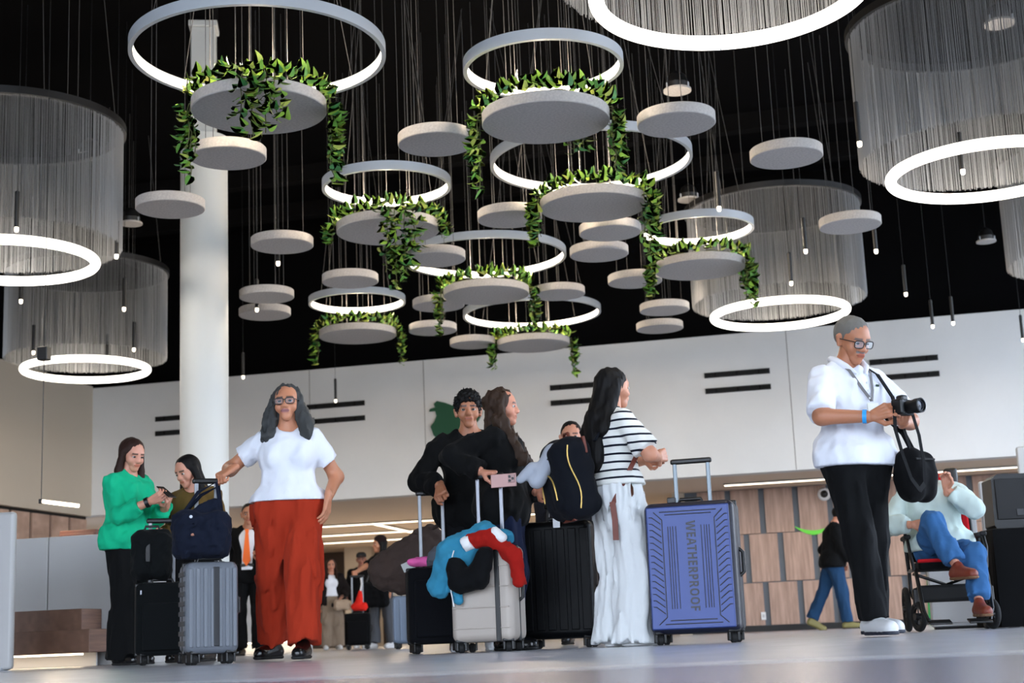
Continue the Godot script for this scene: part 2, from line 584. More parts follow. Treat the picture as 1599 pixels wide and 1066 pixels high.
func vine(at: Vector3, R: float, clumps: Array, label: String, single: bool) -> void:
	var t := thing("trailing_vine", label, "plant", at, 13.0, "vines trailing over the discs")
	var spots := []
	var stems := []
	var path := []
	# garland lying on the rim
	for i in 73:
		var a := TAU * i / 72
		path.append(Vector3(sin(a) * (R - 0.05), 0.052 + 0.012 * sin(a * 7.0), cos(a) * (R - 0.05)))
	stems.append(path)
	var around := int(215 * R / 0.48)
	for i in around:
		var a := TAU * (i + rng.randf()) / around
		var rr := R - 0.02 + rng.randf_range(-0.06, 0.06)
		spots.append([Vector3(sin(a) * rr, 0.055 + rng.randf_range(0.010, 0.085), cos(a) * rr), a + rng.randf_range(-1.5, 1.5), rng.randf_range(0.2, 1.9)])
	for c in clumps:
		var a0 := deg_to_rad(c[0])
		var strands: int = c[2]
		for s in strands:
			var a := a0 + (s - (strands - 1) * 0.5) * 0.07 / R + rng.randf_range(-0.03, 0.03)
			var L: float = c[1] * (1.0 - 0.55 * absf(s - (strands - 1) * 0.5) / maxf(1, strands * 0.5)) * rng.randf_range(0.85, 1.1)
			var out := Vector3(sin(a), 0, cos(a))
			var pts := [out * (R - 0.06) + Vector3.UP * 0.055, out * (R + 0.025) + Vector3.UP * 0.05]
			var steps := maxi(2, int(L / 0.05))
			for k in steps:
				pts.append(out * (R + 0.035 + 0.01 * sin(k * 1.3 + s)) + Vector3(rng.randf_range(-0.012, 0.012), 0.02 - L * (k + 1) / steps, rng.randf_range(-0.012, 0.012)))
			stems.append(pts)
			var n := int(L / 0.013)
			for k in n:
				var y := 0.03 - L * (k + rng.randf()) / n
				spots.append([out * (R + 0.035 + rng.randf_range(-0.010, 0.045)) + Vector3(cos(a), 0, -sin(a)) * rng.randf_range(-0.075, 0.075) + Vector3.UP * y, a + rng.randf_range(-1.3, 1.3), rng.randf_range(1.2, 2.6)])
	for p in stems:
		put(tubem(p, 0.004, 5), "stem", M.stem, t)
	var xfs := []
	for s in spots:
		var z := Basis(Vector3.UP, s[1]) * Basis(Vector3.RIGHT, s[2] - PI * 0.0)
		var size := rng.randf_range(0.055, 0.092)
		var b := Basis(Vector3.UP, s[1]) * Basis(Vector3.RIGHT, s[2]) * Basis(Vector3.UP, rng.randf_range(-0.7, 0.7))
		xfs.append([Transform3D(b.scaled_local(Vector3.ONE * size), s[0]), rng.randi() % 3, [0, 0, 1, 1, 2, 3][rng.randi() % 6]])
	if single:
		for i in range(xfs.size() - 1, 0, -1):
			var j := rng.randi() % (i + 1)
			var keep: Array = xfs[i]
			xfs[i] = xfs[j]
			xfs[j] = keep
		var kept := mini(xfs.size(), 290)
		for i in kept:
			put(leaves[xfs[i][1]], "leaf", M.leaf[xfs[i][2]], t, xfs[i][0])
		xfs = xfs.slice(kept)
	if xfs.size():
		for c in 4:
			begin()
			var any := false
			for x in xfs:
				if x[2] == c:
					st.append_from(leaves[x[1]], 0, x[0])
					any = true
			if any:
				put(st.commit(), "foliage", M.leaf[c], t).set_meta("kind", "stuff")


func drum(at: Vector3, label: String) -> void:
	var t := thing("chain_curtain_chandelier", label, "chandelier", at, 0.0, "drum chandeliers of hanging chains")
	var R := 1.05
	var lo := 0.15
	var hi := 1.30
	put(lathem([Vector2(R - 0.05, hi), Vector2(R + 0.03, hi), Vector2(R + 0.03, hi + 0.07), Vector2(R - 0.05, hi + 0.07)], 96, true), "top_rim", M.rim_black, t)
	begin()
	var n := 1150
	for i in n:
		var a := TAU * (i + rng.randf_range(-0.35, 0.35)) / n
		var d := Vector3(cos(a), 0, sin(a))
		var e := Vector3(-sin(a), 0, cos(a))
		var c := d * (R - 0.01 + rng.randf_range(-0.012, 0.012))
		var w := 0.0021 * rng.randf_range(0.7, 1.35)
		var y0 := lo + rng.randf_range(-0.012, 0.012)
		var sway := e * rng.randf_range(-0.006, 0.006)
		var q := [c + d * w, c - d * w * 0.6 + e * w, c - d * w * 0.6 - e * w]
		for k in 3:
			var k1 := (k + 1) % 3
			var nn: Vector3 = ((q[k] + q[k1]) * 0.5 - c).normalized()
			quad(q[k1] + sway + Vector3.UP * y0, q[k] + sway + Vector3.UP * y0, q[k] + Vector3.UP * hi, q[k1] + Vector3.UP * hi, nn, nn, nn, nn)
	put(st.commit(), "chain_curtain", M.strand, t).set_meta("kind", "stuff")
	var ring := put(torusm(0.80, 0.048, 96, 14), "tube_light", M.tube_led, t)
	for k in 3:
		var a := 0.35 + TAU * k / 3
		put(lathem([Vector2(0.0, -0.004), Vector2(0.0505, -0.004), Vector2(0.0505, 0.004), Vector2(0, 0.004)], 16), "tube_joint", M.alu, ring, Transform3D(Basis(Vector3.UP, -a) * Basis(Vector3.RIGHT, PI / 2), Vector3(cos(a) * 0.80, 0, sin(a) * 0.80)))
	var top := CEIL - 0.004 - at.y
	for k in 4:
		var a := 0.35 + TAU * k / 4
		put(tubem([Vector3(cos(a) * 0.80, 0.045, sin(a) * 0.80), Vector3(cos(a) * 0.80, top, sin(a) * 0.80)], 0.0035, 5), "cable", M.cable, t)
		a += 0.4
		put(tubem([Vector3(cos(a) * R, hi + 0.06, sin(a) * R), Vector3(cos(a) * R * 0.8, top, sin(a) * R * 0.8)], 0.0035, 5), "cable", M.cable, t)
	t.add_child(omni(Vector3(0, -0.04, 0), Color(1, 0.95, 0.88), 1.4, 0.1), true)


func pendant(at: Vector3, label: String) -> void:
	# at: the glowing tip
	var t := thing("pendant_tube_light", label, "pendant light", at, 0.0, "slim black tube pendants")
	put(lathem([Vector2(0.0, 0.03), Vector2(0.021, 0.03), Vector2(0.021, 0.36), Vector2(0.012, 0.368), Vector2(0, 0.368)], 16), "tube_body", M.tube_black, t)
	put(lathem([Vector2(0.0, -0.016), Vector2(0.012, -0.012), Vector2(0.019, 0.0), Vector2(0.019, 0.03), Vector2(0, 0.03)], 16), "lamp_tip", M.tip_led, t)
	put(tubem([Vector3(0, 0.366, 0), Vector3(0, CEIL - 0.004 - at.y, 0)], 0.003, 5), "cable", M.tube_black, t)
	var s := SpotLight3D.new()
	s.name = "lamp_light"
	s.light_color = Color(1, 0.92, 0.80)
	s.light_energy = 1.0
	s.light_size = 0.015
	s.spot_range = 30.0
	s.spot_attenuation = 2.0
	s.spot_angle = 50.0
	s.shadow_enabled = true
	s.position = Vector3(0, -0.03, 0)
	s.rotation.x = -PI / 2
	t.add_child(s, true)


func ceiling_speaker(at: Vector3, label: String) -> void:
	var t := thing("pendant_speaker", label, "ceiling speaker", at, 0.0, "small pendant speakers under the black ceiling")
	put(lathem([Vector2(0.0, 0.0), Vector2(0.135, 0.0), Vector2(0.135, 0.02), Vector2(0, 0.02)], 32), "grille", M.disc, t)
	put(lathem([Vector2(0.0, 0.02), Vector2(0.105, 0.02), Vector2(0.11, 0.08), Vector2(0.085, 0.16), Vector2(0.03, 0.20), Vector2(0, 0.20)], 24), "housing", M.blackplastic, t)
	for k in 3:
		var a := TAU * k / 3 + 0.3
		put(boxm(Vector3(0.014, 0.055, 0.014), 0.002), "clip", M.alu, t, T(cos(a) * 0.118, 0.045, sin(a) * 0.118))
	put(tubem([Vector3(0, 0.19, 0), Vector3(0, CEIL - 0.004 - at.y, 0)], 0.005, 5), "cable", M.tube_black, t)


func build_hanging() -> void:
	for k in 3:
		leaves.append(leaf_mesh(k))
	var big := 1.83
	var small := 1.21
	# x, z, diameter, name of the place, clumps [angle from the camera side, length, strands], leaves one by one
	var sets := [
		[-3.98, -9.50, big, "biggest slim ring light at upper left before the column head", "planted white disc nearest the column head, under the biggest ring", "ivy with three trailing clumps on the planter nearest the column", [[10, 0.48, 4], [98, 0.62, 4], [-98, 0.52, 3]], true],
		[-2.08, -10.44, small, "small ring light at top centre, the nearest of the small rings", "planted white disc at top centre under the nearest small ring", "ivy hanging on both sides of the top centre planter", [[95, 0.50, 4], [-96, 0.55, 3], [150, 0.2, 2]], true],
		[-2.15, -12.80, big, "large ring light right behind the top centre planter", "planted white disc right of centre with another disc tucked under it", "ivy with a thick left clump on the planter right of centre", [[70, 0.42, 4], [105, 0.55, 4], [-92, 0.45, 4]], true],
		[-4.12, -12.88, small, "small ring light left of centre below the biggest ring", "planted white disc left of centre overlapping a smaller disc", "ivy with two long clumps under the left of centre planter", [[18, 0.62, 4], [178, 0.50, 3], [80, 0.16, 3], [-85, 0.16, 3]], true],
		[-3.92, -15.80, big, "large ring light in the middle of the cluster", "planted white disc in the middle under the central large ring", "ivy with two short clumps on the middle planter", [[100, 0.42, 3], [-98, 0.44, 3]], false],
		[-1.50, -15.55, small, "small ring light in front of the right-hand chain drum", "planted white disc in front of the right-hand chain drum", "ivy on the planter before the right-hand chain drum", [[82, 0.52, 5], [108, 0.4, 3], [-85, 0.40, 4]], false],
		[-5.98, -17.36, small, "smallest looking ring light at the left end of the cluster", "lowest planted white disc at left, above the grey-haired woman", "ivy hanging at both ends of the lowest left planter", [[95, 0.42, 3], [-92, 0.40, 3]], false],
		[-4.08, -18.92, big, "farthest large ring light above the black-haired young man", "farthest planted white disc, hanging lowest above the back wall", "ivy on the farthest planter before the white wall", [[98, 0.46, 3], [-88, 0.36, 3]], false],
	]
	for s in sets:
		ring_light(Vector3(s[0], 4.30, s[1]), s[2], s[3])
		disc(Vector3(s[0], 3.88, s[1]), 0.96, s[4], "planter_disc", 0.085, 9)
		vine(Vector3(s[0], 3.88, s[1]), 0.48, s[6], s[5], s[7])
	for d in [
		[-5.70, -11.60, "plain white disc hanging before the column, beside the left chain drum"],
		[-4.66, -10.49, "plain white disc half behind the planter nearest the column"],
		[-3.02, -10.74, "plain white disc between the two nearest planters"],
		[-1.16, -10.94, "plain white disc right of the top centre planter"],
		[-0.39, -12.09, "tilted looking plain disc alone at right below the top drum"],
		[0.09, -14.51, "plain white disc beside the upper edge of right-hand chain drum"],
		[-5.27, -13.12, "plain white disc right of the column with a black tube before it"],
		[-2.98, -13.03, "plain white disc touching ivy left of the right of centre planter"],
		[-2.18, -13.87, "plain white disc tucked right behind the right of centre planter"],
		[-2.43, -14.66, "plain white disc lower of two below the right of centre planter"],
		[-5.16, -14.77, "plain white disc over the smallest looking ring light"],
		[-6.62, -15.92, "lowest plain white disc right of the column"],
		[-3.19, -16.28, "plain white disc right of the middle planter"],
		[-5.08, -17.62, "small plain disc low beside the left clump of middle planter"],
		[-4.85, -18.70, "plain white disc left of the farthest planter"],
		[-2.16, -17.64, "upper of two small plain discs low at right"],
		[-2.37, -18.73, "lower of two small plain discs low at right"],
		[-2.27, -16.02, "plain white disc left behind ivy of the chain drum planter"],
		[-6.25, -14.09 - 1.0, "plain white disc half hidden by the right side of column"],
		[-3.91, -13.72, "plain disc merging with the left of centre planter"],
		[-4.62, -16.30, "plain disc merging with the left end of the middle planter"],
	]:
		disc(Vector3(d[0], 3.92 if d[1] != -13.72 else 3.79, d[1]), 0.60, d[2], "acoustic_disc", 0.085, 4)
	for d in [
		[-9.92, -17.72, "lower left chain drum chandelier near the beige wall"],
		[-0.81, -18.05, "chain drum chandelier above the polo man's head"],
		[-0.52, -8.42, "chain drum chandelier cut off by the top edge"],
		[-7.76, -12.38, "large chain drum chandelier at the upper left edge"],
		[1.25, -12.83, "large chain drum chandelier at the upper right edge"],
		[2.84, -17.33, "chain drum chandelier just showing at the right edge"],
	]:
		drum(Vector3(d[0], 3.80, d[1]), d[2])
	for d in [
		[-7.12, -11.47, "black tube pendant before the upper left drum"], [-6.77, -12.64, "black tube pendant at the right edge of upper left drum"], [-8.58, -13.94, "black tube pendant at far left below the upper left ring"],
		[-9.94, -16.46, "black tube pendant at the left side of the lower left drum"], [-7.78, -14.71, "black tube pendant high on the right of lower left drum"], [-9.41, -17.35, "black tube pendant touching the lower left glowing ring"], [-8.75, -16.81, "black tube pendant at lower right of the lower left drum"],
		[-5.46, -13.48, "black tube pendant before a plain disc right of the column"], [-6.47, -15.33, "black tube pendant before the lowest disc right of the column"], [-8.33, -19.23, "black tube pendant at the edge of black ceiling right of column"], [-7.90, -21.81, "black tube pendant hanging beside the grey-haired woman's head"],
		[0.20, -11.71, "black tube pendant at the left edge of upper right drum"], [1.05, -12.80, "black tube pendant inside the upper right glowing ring"], [-1.06, -13.16, "black tube pendant above the ring before the right-hand drum"], [-0.37, -15.07, "black tube pendant high before the right-hand drum"],
		[-0.59, -16.48, "black tube pendant low before the right-hand drum"], [0.33, -15.36, "black tube pendant beside the disc right of right-hand drum"], [0.67, -17.61, "black tube pendant alone on black right of the right-hand drum"], [1.05, -19.77, "left one of two black tube pendants above the right vent"], [1.30, -19.66, "right one of two black tube pendants above the right vent"], [2.31, -21.33, "black tube pendant at the right edge before the white wall"],
	]:
		pendant(Vector3(d[0], 3.80, d[1]), d[2])
	for d in [
		[-1.43, 5.20, -13.77, "small pendant speaker above the disc at top right of centre"], [-1.77, 5.20, -17.55, "small pendant speaker above the ring before the right-hand drum"], [1.95, 5.20, -21.15, "small pendant speaker on black at far right"],
		[-7.60, 5.20, -13.59, "small pendant speaker seen through the upper left drum"], [1.51, 5.20, -13.08, "small pendant speaker seen through the upper right drum"], [-8.40, 5.20, -16.04, "small pendant speaker seen through the lower left drum"],
	]:
		ceiling_speaker(Vector3(d[0], d[1], d[2]), d[3])


func led_line(a: Vector3, b: Vector3, w: float, label: String, power := 5.0) -> void:
	var t := thing("linear_light", label, "light", (a + b) * 0.5, 0.0, "light lines under the soffit")
	var d := b - a
	var ang := atan2(-d.z, d.x)
	put(boxm(Vector3(d.length() + 0.03, 0.02, w + 0.03), 0.002), "housing", M.alu, t, Transform3D(Basis(Vector3.UP, ang), Vector3(0, 0.0, 0)))
	put(boxm(Vector3(d.length(), 0.012, w), 0.002), "led_strip", M.strip_led, t, Transform3D(Basis(Vector3.UP, ang), Vector3(0, -0.012, 0)))
	var l := AreaLight3D.new()
	l.name = "lamp_light"
	l.area_size = Vector2(d.length(), w)
	l.light_color = Color(1, 0.9, 0.76)
	l.light_energy = power
	l.area_range = 30.0
	l.shadow_enabled = true
	l.transform = Transform3D(Basis(Vector3.UP, ang) * Basis(Vector3.RIGHT, -PI / 2), Vector3(0, -0.03, 0))
	t.add_child(l, true)


func build_room_things() -> void:
	led_line(Vector3(-12.6, 2.40, -28.2), Vector3(-4.0, 2.40, -28.2), 0.09, "nearest of the three light lines in the passage ceiling")
	led_line(Vector3(-13.6, 2.40, -30.65), Vector3(-4.0, 2.40, -30.65), 0.09, "middle one of the three light lines in the passage ceiling")
	led_line(Vector3(-14.2, 2.40, -32.9), Vector3(-4.0, 2.40, -32.9), 0.09, "farthest of the three light lines in the passage ceiling")
	led_line(Vector3(-9.46, 2.395, -28.3), Vector3(-9.58, 2.395, -32.8), 0.09, "short light line crossing the other lines in the passage ceiling")
	led_line(Vector3(-2.23, 2.40, -24.8), Vector3(8.8, 2.40, -24.8), 0.08, "long light line under the soffit before the wood panels", 2.0)
	# logo: a dark green map shape
	var outline := [Vector2(0.03, 0.58), Vector2(0.12, 0.60), Vector2(0.10, 0.66), Vector2(0.16, 0.70), Vector2(0.30, 0.66), Vector2(0.42, 0.61), Vector2(0.52, 0.62), Vector2(0.62, 0.67), Vector2(0.80, 0.70), Vector2(0.95, 0.62), Vector2(0.93, 0.45), Vector2(0.86, 0.34), Vector2(0.74, 0.24), Vector2(0.60, 0.14), Vector2(0.50, 0.20), Vector2(0.42, 0.22), Vector2(0.40, 0.18), Vector2(0.46, 0.12), Vector2(0.44, 0.04), Vector2(0.34, 0.02), Vector2(0.18, 0.06), Vector2(0.08, 0.16), Vector2(0.03, 0.30), Vector2(0.10, 0.38), Vector2(0.14, 0.46), Vector2(0.12, 0.54), Vector2(0.02, 0.54)]
	tag(put(prismm(outline, 0.03), "wall_emblem", M.logo_green, self, Transform3D(Basis.IDENTITY.scaled(Vector3(0.98, 1.04, 1)), Vector3(-6.83, 3.20, -23.295))), "dark green map-shaped emblem on the white wall behind the young man", "emblem")
	# check-in counter at left
	var c := thing("check_in_counter", "white check-in counter with wooden ledge and floor light at left", "counter", Vector3(-6.2, 0, -10.9))
	for k in 2:
		put(boxm(Vector3(0.745, 1.0, 0.55), 0.008), "front_panel", M.counter, c, T(-0.425 + k * 0.75, 0.5, 0))
	begin()
	rbox(Vector3(1.10, 0.16, 0.30), 0.005, T(-0.13, 0.345, 0.43))
	put(st.commit(), "upper_ledge", M.walnut, c)
	begin()
	rbox(Vector3(1.20, 0.17, 0.42), 0.005, T(-0.05, 0.185, 0.49))
	put(st.commit(), "lower_ledge", M.walnut, c)
	put(boxm(Vector3(1.10, 0.10, 0.02), 0.003), "kick_plate", M.counter, c, T(-0.10, 0.05, 0.40))
	put(boxm(Vector3(1.08, 0.014, 0.03), 0.002), "led_strip", M.strip_led, c, T(-0.10, 0.09, 0.60))
	var al := AreaLight3D.new()
	al.name = "lamp_light"
	al.area_size = Vector2(1.08, 0.03)
	al.light_color = Color(1, 0.9, 0.74)
	al.light_energy = 0.25
	al.shadow_enabled = true
	al.transform = Transform3D(Basis(Vector3.RIGHT, -PI / 2), Vector3(-0.10, 0.078, 0.60))
	c.add_child(al, true)
	var sp := thing("counter_side_panel", "white upright panel with rounded corner at the left edge", "panel", Vector3(-6.02, 0, -9.2))
	put(boxm(Vector3(0.72, 1.06, 0.06), 0.025), "panel", M.counter, sp, T(0, 0.535, 0))
	put(boxm(Vector3(0.60, 0.02, 0.10), 0.004), "foot_plate", M.alu, sp, T(0, 0.01, 0))
	var c2 := thing("far_counter", "white counter with floor light behind the man in suit", "counter", Vector3(-8.1, 0, -18.2))
	put(boxm(Vector3(2.2, 0.85, 0.5), 0.01), "front_panel", M.counter, c2, T(0, 0.575, 0))
	put(boxm(Vector3(2.1, 0.15, 0.4), 0.01), "kick_plate", M.counter, c2, T(0, 0.075, -0.04))
	put(boxm(Vector3(2.1, 0.016, 0.03), 0.002), "led_strip", M.strip_led, c2, T(0, 0.14, 0.22))
	var al2 := al.duplicate()
	al2.area_size = Vector2(2.1, 0.03)
	al2.transform = Transform3D(Basis(Vector3.RIGHT, -PI / 2), Vector3(0, 0.125, 0.22))
	c2.add_child(al2, true)
	# brown cabinet behind the counter and hanging light bar
	var cab := thing("wall_cabinet", "reddish brown cabinet behind the white check-in counter", "cabinet", Vector3(-6.55, 0, -11.75))
	put(boxm(Vector3(0.34, 1.13, 0.3), 0.006), "body", mat(Color(0.36, 0.22, 0.18), 0.6), cab, T(0, 0.565, 0))
	put(boxm(Vector3(0.32, 0.5, 0.02), 0.004), "door", mat(Color(0.40, 0.25, 0.20), 0.55), cab, T(0, 0.85, 0.158))
	put(boxm(Vector3(0.10, 0.012, 0.02), 0.003), "handle", M.alu, cab, T(0, 1.0, 0.175))
	var bar := thing("light_bar", "slim hanging light bar in front of beige wall at left", "pendant light", Vector3(-6.69, 1.36, -11.55))
	put(tubem([Vector3(-0.175, 0.03, 0), Vector3(0.175, -0.03, 0)], 0.016, 10), "light_tube", M.strip_led, bar)
	put(boxm(Vector3(0.03, 0.04, 0.04), 0.004), "end_cap", M.tube_black, bar, T(-0.18, 0.03, 0))
	put(tubem([Vector3(-0.18, 0.04, 0), Vector3(-0.18, 2.55, 0), Vector3(-0.19, CEIL - 1.36, 0)], 0.004, 5), "cable", M.tube_black, bar)
	put(boxm(Vector3(0.10, 0.12, 0.08), 0.01), "junction_box", M.tube_black, bar, T(-0.18, 1.32, 0))
	bar.add_child(omni(Vector3(0, -0.06, 0.05), Color(1, 0.9, 0.75), 0.15, 0.02), true)
	# small fittings on the wood wall
	var sc := thing("dome_camera", "small round white camera on the wood panels beside the polo man", "camera", Vector3(-0.66, 2.25, -26.01))
	put(lathem([Vector2(0.0, 0.0), Vector2(0.11, 0.0), Vector2(0.11, 0.04), Vector2(0.085, 0.07), Vector2(0, 0.07)], 24), "ring", mat(Color(0.85, 0.85, 0.85), 0.5), sc, Transform3D(Basis(Vector3.RIGHT, PI / 2), Vector3.ZERO))
	put(lathem([Vector2(0.0, 0.13), Vector2(0.04, 0.115), Vector2(0.065, 0.07), Vector2(0, 0.07)], 24), "lens_dome", M.blackplastic, sc, Transform3D(Basis(Vector3.RIGHT, PI / 2), Vector3.ZERO))
	var arc := []
	for i in 13:
		var a := lerpf(-0.15, 1.0, i / 12.0)
		arc.append(Vector2(-0.38 + a * 0.66, 0.05 + pow(absf(a - 0.55), 2.0) * 0.22))
	for i in 13:
		var a := lerpf(1.0, -0.15, i / 12.0)
		arc.append(Vector2(-0.38 + a * 0.66, -0.05 + pow(absf(a - 0.55), 2.0) * 0.30 + 0.07 * absf(a - 0.5)))
	tag(put(prismm(arc, 0.012), "wall_sticker", M.lime, self, Transform3D(Basis.IDENTITY.scaled(Vector3(0.7, 0.8, 1)), Vector3(-0.86, 1.61, -26.01))), "lime green curved sticker on wood wall beside the walking man", "sticker")
	var so := thing("wall_socket", "small white socket plate low on the wood wall by blue suitcase", "socket", Vector3(-1.83, 0.26, -26.01))
	put(boxm(Vector3(0.08, 0.13, 0.02), 0.004), "plate", mat(Color(0.88, 0.88, 0.88), 0.5), so, T(0, 0, 0.01))
	put(boxm(Vector3(0.04, 0.05, 0.01), 0.003), "cover", mat(Color(0.75, 0.75, 0.75), 0.5), so, T(0, 0, 0.02))
	for k in 3:
		var gp := tag(put(prismm([Vector2(0, 0), Vector2(0.30, 0), Vector2(0.34, 0.75), Vector2(0.04, 0.75)], 0.02), "green_wall_panel", M.green_panel, self, T(0.86 + k * 0.62, 0.10, -26.005)), ["green panel on wood wall seen through wheelchair, left one", "green panel on wood wall behind wheelchair seat, middle one", "green panel on wood wall behind wheelchair, right one"][k], "panel", "green panels on the wood wall")
	# loudspeaker on a draped table at right
	var tb := thing("draped_table", "table under black cloth at the right edge", "table", Vector3(1.30, 0, -11.80), 13.0)
	begin()
	var prof := []
	for i in 49:
		prof.append(0)
	var hw := 0.50
	var hd := 0.30
	var pts := []
	for i in 96:
		var s := i / 96.0 * 4.0
		var k := int(s)
		var f := s - k
		var p: Vector2 = [Vector2(-hw, hd).lerp(Vector2(hw, hd), f), Vector2(hw, hd).lerp(Vector2(hw, -hd), f), Vector2(hw, -hd).lerp(Vector2(-hw, -hd), f), Vector2(-hw, -hd).lerp(Vector2(-hw, hd), f)][k]
		pts.append(p)
	for i in 96:
		var a: Vector2 = pts[i]
		var b: Vector2 = pts[(i + 1) % 96]
		var wa := 1.0 + 0.035 * sin(i * 1.1) + 0.02 * sin(i * 0.37)
		var wb := 1.0 + 0.035 * sin(((i + 1) % 96) * 1.1) + 0.02 * sin(((i + 1) % 96) * 0.37)
		var n := Vector3(b.y - a.y, 0, a.x - b.x).normalized() * -1.0
		quad(Vector3(a.x * wa, 0.005, a.y * wa), Vector3(b.x * wb, 0.005, b.y * wb), Vector3(b.x, 0.70, b.y), Vector3(a.x, 0.70, a.y), n, n, n, n)
	rbox(Vector3(2 * hw, 0.03, 2 * hd), 0.012, T(0, 0.695, 0))
	put(st.commit(), "tablecloth", cloth(Color(0.025, 0.025, 0.028)), tb)
	for x in [-0.45, 0.45]:
		for z in [-0.25, 0.25]:
			put(tubem([Vector3(x, 0, z), Vector3(x, 0.68, z)], 0.015, 8), "leg", M.alu, tb)
	var spk := thing("loudspeaker", "black loudspeaker standing on the draped table at right", "loudspeaker", Vector3(1.08, 0.712, -11.76), 10.0)
	put(prismm([Vector2(-0.17, 0), Vector2(0.17, 0), Vector2(0.19, 0.03), Vector2(0.185, 0.37), Vector2(0.14, 0.405), Vector2(-0.14, 0.405), Vector2(-0.185, 0.37), Vector2(-0.19, 0.03)], 0.28), "cabinet", M.blackplastic, spk, T(0, 0, -0.14))
	put(boxm(Vector3(0.33, 0.30, 0.015), 0.006), "grille", mat(Color(0.05, 0.05, 0.055), 0.7), spk, T(0, 0.22, 0.145))
	put(boxm(Vector3(0.05, 0.05, 0.006), 0.004), "badge", mat(Color(0.16, 0.16, 0.17), 0.5), spk, T(0, 0.12, 0.155))
	var wp := thing("white_partition", "white partition with rounded top behind the loudspeaker", "partition", Vector3(1.02, 0, -12.75))
	put(boxm(Vector3(0.22, 1.17, 0.05), 0.02), "panel", M.counter, wp, T(0, 0.585, 0))
	put(boxm(Vector3(0.30, 0.02, 0.20), 0.004), "foot", M.alu, wp, T(0, 0.01, 0))
	var wp2 := thing("white_pillar_panel", "tall white panel at the right edge behind the loudspeaker", "partition", Vector3(1.75, 0, -14.9))
	put(boxm(Vector3(0.62, 1.66, 0.08), 0.02), "panel", M.counter, wp2, T(0, 0.83, 0))
	put(boxm(Vector3(0.70, 0.02, 0.30), 0.004), "foot", M.alu, wp2, T(0, 0.01, 0))
	var wb2 := thing("grey_cabinet", "pale grey cabinet behind the wheelchair", "cabinet", Vector3(0.66, 0, -12.9))
	put(boxm(Vector3(0.42, 0.96, 0.3), 0.01), "body", mat(Color(0.70, 0.71, 0.72), 0.5), wb2, T(0, 0.50, 0))
	put(boxm(Vector3(0.38, 0.02, 0.26), 0.004), "plinth", M.plinth, wb2, T(0, 0.01, 0))
	put(boxm(Vector3(0.40, 0.9, 0.012), 0.004), "door", mat(Color(0.74, 0.75, 0.76), 0.5), wb2, T(0, 0.50, 0.155))


# ---------- people: distance fields meshed as surface nets ----------
# a primitive: [a, b, radius at a, radius at b, flattening axis, flattening factor, op (0 join, 1 carve), flat end at b, flat end at a]
func cap(a: Vector3, b: Vector3, ra: float, rb: float, n := Vector3.ZERO, k := 1.0, op := 0, cut_b := false, cut_a := false) -> Array:
	return [a, b, ra, rb, n, k, op, cut_b, cut_a]


func ball(a: Vector3, r: float, op := 0) -> Array:
	return [a, a + Vector3(0, 0.0005, 0), r, r, Vector3.ZERO, 1.0, op, false, false]


